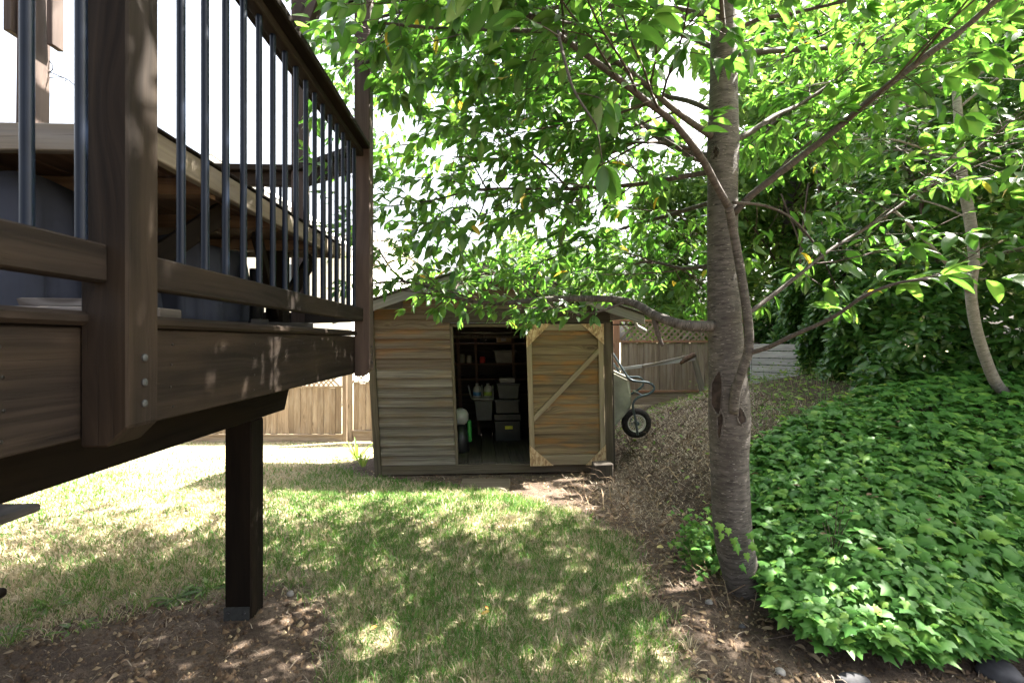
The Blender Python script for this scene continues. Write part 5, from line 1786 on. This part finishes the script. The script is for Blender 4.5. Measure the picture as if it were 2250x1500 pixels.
def build_grass():
    xs, ys = [], []
    # density falls with distance from the camera
    for (y0, y1, x0, x1, dens) in ((2.0, 2.8, -3.0, 1.15, 15000), (2.8, 3.8, -4.2, 1.2, 9500), (3.8, 5.0, -5.6, 1.1, 5600), (5.0, 7.0, -7.6, -0.2, 2600), (7.0, 11.6, -12, -2.2, 800)):
        m = int((y1 - y0) * (x1 - x0) * dens)
        x = rng.uniform(x0, x1, m)
        y = rng.uniform(y0, y1, m)
        k_ = (rng.random(m) < lawn_mask(x, y) * np.clip(0.80 + 0.5 * fnoise(x, y, 6, 9), .12, 1))
        xs.append(x[k_])
        ys.append(y[k_])
    x, y = np.concatenate(xs), np.concatenate(ys)
    n = len(x)
    z = GZ(x, y) - 0.004
    D = np.hypot(x, y)
    green = 0.61 + 0.50 * fnoise(x, y, 1.5, 50) + 0.38 * fnoise(x, y, 4.5, 33) + 0.42 * sstep(3.2, 4.8, y) * sstep(-2.6, -1.2, x) - 0.50 * sstep(-1.6, -2.8, x) - 0.22 * sstep(3.2, 2.3, y)
    isg = rng.random(n) < np.clip(green, 0.10, 0.95)
    tint = np.where(isg, rng.uniform(.55, 1, n), rng.uniform(0, .44, n))
    hg = np.where(isg, rng.uniform(.028, .078, n), rng.uniform(.02, .062, n)) * (1 + 0.35 * fnoise(x, y, 5, 1))
    lean = np.where(isg, rng.uniform(.25, .93, n), rng.uniform(.45, .97, n))
    az = rng.uniform(0, 6.283, n) + 1.2 * fnoise(x, y, 7, 15)
    wid = rng.uniform(.0028, .0055, n) * np.clip(D / 3, 1, 2.2)
    me = blade_mesh('grass', x, y, z, np.clip(hg, .012, .09), wid, lean, az, tint)
    o = link('grass', me, 'grass')
    tag(o, 'short patchy lawn grass, part green and part dry straw', 'grass', kind='stuff')
    # coarse tufts in the lawn
    xs, ys, hs, azs, ts = [], [], [], [], []
    for i in range(900):
        cx, cy = rng.uniform(-3.4, 1.1), rng.uniform(2.1, 5.2)
        if lawn_mask(cx, cy) < (.3 if i % 3 else .03) or cx > 1.0:
            continue
        k_ = rng.integers(12, 34)
        r_ = rng.uniform(.01, .045)
        dry = rng.random() < 0.55
        for _ in range(k_):
            a = rng.uniform(0, 6.283)
            q = rng.random() ** .5 * r_
            xs.append(cx + q * math.cos(a))
            ys.append(cy + q * math.sin(a))
            azs.append(a + rng.normal(0, .5))
            hs.append(rng.uniform(.05, .10))
            ts.append(rng.uniform(0, .4) if dry or rng.random() < .25 else rng.uniform(.5, .95))
    x, y = np.array(xs), np.array(ys)
    me = blade_mesh('grass_tufts', x, y, GZ(x, y) - .004, np.array(hs), rng.uniform(.0026, .005, len(x)), rng.uniform(.35, .95, len(x)), np.array(azs), np.array(ts))
    o = link('grass_tufts', me, 'grass')
    tag(o, 'longer wispy grass tufts scattered over the lawn', 'grass', kind='stuff')
    # grass line along the far fence
    # dry thatch on the mound and at the edges of the soil
    m = 60000
    x = rng.uniform(-2.6, 3.4, m)
    y = rng.uniform(2.05, 8.0, m)
    s = bank_s(x, y)
    mound = (s > -.35) & (y > 3.1 + 0.95 * np.clip(x - 1.5, 0, 9)) & (x > .2) & (x < 1.2 + 0.32 * y)
    path = (lawn_mask(x, y) < .5) & (rng.random(m) < .10) & ((x < -.6) | (x > .5)) & (y < 5.7)
    edge = (rng.random(m) < 0.35) & (np.abs(lawn_mask(x, y) - .5) < .45)
    k_ = (mound & (rng.random(m) < .9 * sstep(2.9, 4.6, y) + .1)) | path | edge
    k_ &= ~((x > -1.7) & (x < 1.28) & (y > 5.72))
    x, y = x[k_], y[k_]
    n = len(x)
    me = blade_mesh('dry_thatch', x, y, GZ(x, y) + rng.uniform(0, .02, n), rng.uniform(.025, .10, n), rng.uniform(.004, .008, n) * np.clip(y / 4, .7, 1.6), rng.uniform(.93, .998, n), rng.uniform(0, 6.283, n), np.clip(rng.normal(.22 + .38 * sstep(1.25, 1.75, x), .25, n), 0, 1))
    o = link('dry_thatch', me, 'thatch')
    tag(o, 'dry straw and dead stems strewn over the mound and soil', 'dry grass', kind='stuff')


build_grass()


def build_ground_clutter():
    # crumbs, chips and pebbles on the soil: little pyramids
    m = 42000
    x = rng.uniform(-3.2, 3.2, m)
    y = rng.uniform(1.95, 6.2, m)
    k_ = (lawn_mask(x, y) < .5) & ((bank_s(x, y) < .2) | ((y > 3.4) & (bank_s(x, y) < 1.0))) & (rng.random(m) < np.clip(3.4 / y, 0, 1) ** 1.5)
    x, y = x[k_], y[k_]
    n = len(x)
    z = GZ(x, y)
    r_ = rng.exponential(.0045, n) + .003
    r_ = np.clip(r_, .003, .018)
    a0 = rng.uniform(0, 6.283, n)
    V = np.zeros((n, 5, 3))
    for q in range(4):
        a = a0 + q * np.pi / 2 + rng.normal(0, .25, n)
        rr_ = r_ * rng.uniform(.6, 1.5, n)
        V[:, q] = np.stack([x + np.cos(a) * rr_, y + np.sin(a) * rr_, z - .002 + 0 * x], 1)
    V[:, 4] = np.stack([x + rng.normal(0, .2, n) * r_, y + rng.normal(0, .2, n) * r_, z + .004 + r_ * rng.uniform(.35, 1.0, n)], 1)
    base = np.arange(n)[:, None] * 5
    f = (base + np.array([[0, 1, 4, 1, 2, 4, 2, 3, 4, 3, 0, 4]])).ravel()
    t = np.where(rng.random(n) < .22, rng.uniform(.6, 1, n), rng.uniform(0, .35, n))
    o = link('soil_crumbs', npmesh('soil_crumbs', V.reshape(-1, 3), f, np.full(n * 4, 3), np.repeat(t, 5)), 'litter')
    tag(o, 'brown soil crumbs, bark chips and tiny pebbles on the bare ground', 'gravel', kind='stuff')
    # sticks and dead stems lying about
    m = 900
    x = rng.uniform(.6, 3.0, m)
    y = rng.uniform(2.6, 7.5, m)
    k_ = (lawn_mask(x, y) < .4) & ((bank_s(x, y) < .1) | (y > 3.5 + .55 * np.clip(x - 1.5, 0, 9))) & ~((x < 1.3) & (y > 5.7))
    x, y = x[k_], y[k_]
    n = len(x)
    o = link('dead_sticks', blade_mesh('dead_sticks', x, y, GZ(x, y) + rng.uniform(.005, .04, n), rng.uniform(.12, .42, n), rng.uniform(.006, .012, n), rng.uniform(.93, .998, n), rng.uniform(0, 6.283, n), rng.uniform(0, .9, n)), 'litter')
    tag(o, 'dead sticks and stems lying on the mound', 'sticks', kind='stuff')
    # dead leaves
    L = Leaves()
    while len(L.p) < 900:
        x, y = random.choice((random.uniform(-2.8, 2.3), random.uniform(.5, 2.0))), random.uniform(2.05, 6.2)
        if lawn_mask(x, y) > .5 and random.random() > .10 or bank_s(x, y) > .7 or (y > 5.6 and x < 1.35):
            continue
        d = rnd_dir(-.1, .15)
        L.add(Vector((x, y, gz(x, y) + .012)), d, UPV + rnd_dir() * .5, random.uniform(.03, .06), random.random())
    for i in range(70):
        x, y = random.uniform(1.6, 3.6), random.uniform(2.35, 3.9)
        L.add(Vector((x, y, gz(x, y) + random.uniform(.12, .2))), rnd_dir(-.3, .3), UPV + rnd_dir() * .7, random.uniform(.03, .07), random.uniform(.3, 1))
    o = link('leaf_litter', leaf_mesh('leaf_litter', T_CHERRY, *L.arr()), 'litter')
    tag(o, 'small brown dead leaves scattered on the soil and ivy', 'leaf litter', kind='stuff')
    # single fallen leaves one can pick out
    me = leaf_mesh('fallen_leaf', T_CHERRY_HI, *(lambda l: l.arr())(type('q', (Leaves,), {})()) ) if False else None
    for px, py, lab, tn, sz, rz in ((1057, 1364, 'bright yellow fallen leaf on the near lawn', .55, .055, .6), (1072, 1352, 'small orange fallen leaf beside the yellow one', .05, .03, 2.0), (848, 1430, 'pale green fallen leaf lying on the lawn below the deck', 1.0, .07, -1.0),
                                    (1443, 1213, 'white curled fallen leaf on the soil by the lawn edge', .98, .07, .3), (815, 1398, 'pinkish fallen leaf on the sunny dry grass', .2, .045, 1.1)):
        d = 1.5 * FPX / (py - 748)
        p = W(px, py, d)
        p.z = gz(p.x, p.y) + .035
        l = Leaves()
        l.add(Vector((0, 0, 0)), Vector((math.cos(rz), math.sin(rz), .15)), Vector((0, -.25, 1)), sz, tn)
        o = link('fallen_leaf', leaf_mesh('fallen_leaf', T_CHERRY_HI, *l.arr()), 'fallen', None, p)
        tag(o, lab, 'leaf')
    # broad leaved weeds
    def weed(label, px, py, n, size, up, d=None):
        d = d or 1.5 * FPX / (py - 748)
        p = W(px, py, d)
        p.z = gz(p.x, p.y)
        t = thing('weed', label, 'weed', p, 'weeds in the lawn')
        l = Leaves()
        for i in range(n):
            a = i * 2.4 + random.random()
            q = p + Vector((math.cos(a), math.sin(a), 0)) * random.uniform(0, .03)
            l.add(q, Vector((math.cos(a), math.sin(a), random.uniform(.1, up))), UPV + rnd_dir() * .2, size * random.uniform(.6, 1.1), random.uniform(.2, .9))
        PENDING.append((t, l, tmpl_leaf(.2, .12, .3, 4), tmpl_leaf(.2, .12, .3, 5), 'leaf_weed', 60))
    weed('wide leaved weed clump left of the deck support post', 385, 1318, 26, .13, .6)
    weed('second weed clump touching the deck support post', 455, 1295, 16, .11, .7)
    weed('upright green weed at the soil edge on the left', 112, 1335, 14, .12, 1.6)
    weed('low star shaped weed on the bare soil', 160, 1385, 12, .10, .4)
    weed('pale weed in the sunny strip of lawn', 215, 1190, 14, .10, .5)
    weed('grassy weed at the left edge of the photo', 20, 1395, 16, .11, .6)
    # strap leaved irises beside the shed
    def iris(label, px, py, d, n, hgt):
        p = W(px, py, d)
        p.z = gz(p.x, p.y)
        t = thing('iris_plant', label, 'plant', p, 'irises beside the shed')
        l = Leaves()
        for i in range(n):
            a = random.uniform(0, 6.28)
            l.add(p + Vector((math.cos(a), math.sin(a), 0)) * .04, Vector((math.cos(a) * .5, math.sin(a) * .5, random.uniform(.6, 1.6))), Vector((math.cos(a), math.sin(a), .4)) * -1, hgt * random.uniform(.6, 1.1), random.uniform(.2, 1))
        PENDING.append((t, l, tmpl_leaf(.10, .2, .25, 4), tmpl_leaf(.10, .2, .25, 5), 'leaf_weed', 60))
    iris('iris clump with long strap leaves near the fence corner', 785, 972, 8.2, 9, .42)
    iris('smaller iris clump against the corner board of the shed', 797, 1030, 6.4, 8, .26)
    # ground cover on the mound
    L = Leaves()
    for i in range(9000):
        y = random.uniform(3.4, 8.2)
        x = random.uniform(1.5, 4.2)
        s = float(bank_s(x, y))
        if s < .15 or y < 3.3 + .55 * max(0, x - 1.5):
            continue
        dn = float(fnoise(x, y, 2.4, 6))
        want = .75 if (y > 6.4 and x < 2.9) else (.8 if x > 1.12 + .16 * y + .6 else .12)
        if random.random() > want * (0.45 + .55 * dn):
            continue
        tall = 0.03 + (.30 * random.random() ** 2 if x > 2.3 and y < 6.6 else .06 * random.random())
        L.add(Vector((x, y, gz(x, y) + tall)), rnd_dir(-.4, .5), UPV + rnd_dir() * .6, random.uniform(.035, .075), np.clip(random.gauss(.6, .25), 0, 1))
    o = link('ground_cover', leaf_mesh('ground_cover', T_FAR, *L.arr()), 'leaf_weed')
    tag(o, 'low light green weeds growing over the mound behind the trunk', 'ground cover', kind='stuff')
    # tall thin stems in front of the compost bin
    m = 520
    y = rng.uniform(4.0, 6.6, m)
    x = y * rng.uniform(.46, .74, m)
    me = blade_mesh('tall_weeds', x, y, GZ(x, y), rng.uniform(.06, .38, m) * rng.uniform(.5, 1, m), rng.uniform(.003, .007, m), rng.uniform(.1, .8, m), rng.uniform(0, 6.283, m), rng.uniform(.2, 1, m))
    o = link('tall_weeds', me, 'grass')
    tag(o, 'tall thin weeds in front of the compost bin', 'weeds', kind='stuff')


build_ground_clutter()


# ------------------------------------------------------------------ turn the leaf lists into meshes
def thin_crown(L):
    """cut holes along the sun direction in the unseen upper crowns, dappling the lawn"""
    keep = []
    P = np.array(L.p)
    a, b_ = P[:, 0] - 0.76 * P[:, 2], P[:, 1] - 0.27 * P[:, 2]
    h = fnoise(a, b_, 3.4, 25) + 0.5 * fnoise(a, b_, 8.0, 44)
    high = (P[:, 2] > CAMZ + 0.74 * P[:, 1]) & (P[:, 1] > 2.3)
    for i in range(len(P)):
        if not high[i] or h[i] < 0.12:
            keep.append(i)
    for nm in ('p', 'd', 'n', 's', 't'):
        v_ = getattr(L, nm)
        setattr(L, nm, [v_[i] for i in keep])


for it in PENDING:
    if it[0].name.startswith(('cherry_tree', 'young_tree')):
        thin_crown(it[1])


def flush():
    GW, GH = 450, 300
    zb = np.full((GH, GW), 1e9)
    data = []
    for it in PENDING:
        A = it[1].arr()
        P, D, s = A[0], A[1], A[4]
        c = P + D * (s * .5)[:, None]
        dep = c[:, 1]
        px = (c[:, 0] / np.maximum(dep, .1) * FPX + 1125) / 5
        py = (748 - (c[:, 2] - CAMZ) / np.maximum(dep, .1) * FPX) / 5
        rad = s * .36 / np.maximum(dep, .1) * FPX / 5
        vis = (dep > .4) & (px > 1) & (px < GW - 2) & (py > 1) & (py < GH - 2)
        data.append((A, dep, px, py, rad, vis))
        for i in np.nonzero(vis)[0]:
            r_ = int(min(9, max(0, round(rad[i]))))
            x0, y0 = int(px[i]), int(py[i])
            blk = zb[max(0, y0 - r_ // 2):y0 + r_ // 2 + 1, max(0, x0 - r_ // 2):x0 + r_ // 2 + 1]
            np.minimum(blk, dep[i], out=blk)
    for (parent, L, T, TH, mat, nsingle), (A, dep, px, py, rad, vis) in zip(PENDING, data):
        P, D, N, S, s, t = A
        n = len(s)
        pick = np.zeros(n, bool)
        if nsingle:
            sc = np.where(vis, rad, 0)
            ii = np.nonzero(vis)[0]
            front = np.zeros(n, bool)
            front[ii] = dep[ii] <= zb[py[ii].astype(int), px[ii].astype(int)] + .02
            sc = np.where(front, sc, 0)
            # facing leaves show largest
            view = P - np.array([0, 0, CAMZ])
            view /= np.linalg.norm(view, axis=1, keepdims=True)
            sc = sc * (0.35 + np.abs((view * N).sum(1)))
            order = np.argsort(-sc)[:nsingle]
            pick[order[sc[order] > 0]] = True
        rest = ~pick
        if n <= nsingle:
            pick[:] = True
            rest[:] = False
        if rest.any():
            me = leaf_mesh('foliage', T, P[rest], D[rest], N[rest], S[rest], s[rest], t[rest])
            o = link('foliage', me, mat, parent)
            o['kind'] = 'stuff'
        if pick.any():
            metas = []
            for q in range(10):
                fl = TH[0].copy()
                cnt = np.array([len(f) for f in TH[1]])
                fl[:, 2] *= 0.7 + 0.08 * q
                fl[:, 2] += 0.03 * np.sin(6 * fl[:, 0] + q) * np.abs(fl[:, 1]) * 3
                tv = min(.88, (q + .5) / 10)
                me = npmesh('leaf', fl, np.concatenate([np.array(f) for f in TH[1]]), cnt, np.clip(tv - .06 + .24 * (np.abs(fl[:, 1]) < 1e-6), 0, .92) if q < 9 else np.full(len(fl), tv), True)
                me.materials.append(M[mat])
                metas.append(me)
            off = Vector(parent.location)
            for i in np.nonzero(pick)[0]:
                o = bpy.data.objects.new('leaf', metas[min(9, int(t[i] * 10))])
                mt = Matrix(((D[i, 0], S[i, 0], N[i, 0]), (D[i, 1], S[i, 1], N[i, 1]), (D[i, 2], S[i, 2], N[i, 2])))
                o.rotation_euler = mt.to_euler()
                o.scale = (s[i],) * 3
                o.parent = parent
                o.location = Vector(P[i]) - off
                COL.objects.link(o)


print('LEAVES', [(i[0].name, len(i[1].p)) for i in PENDING])
flush()
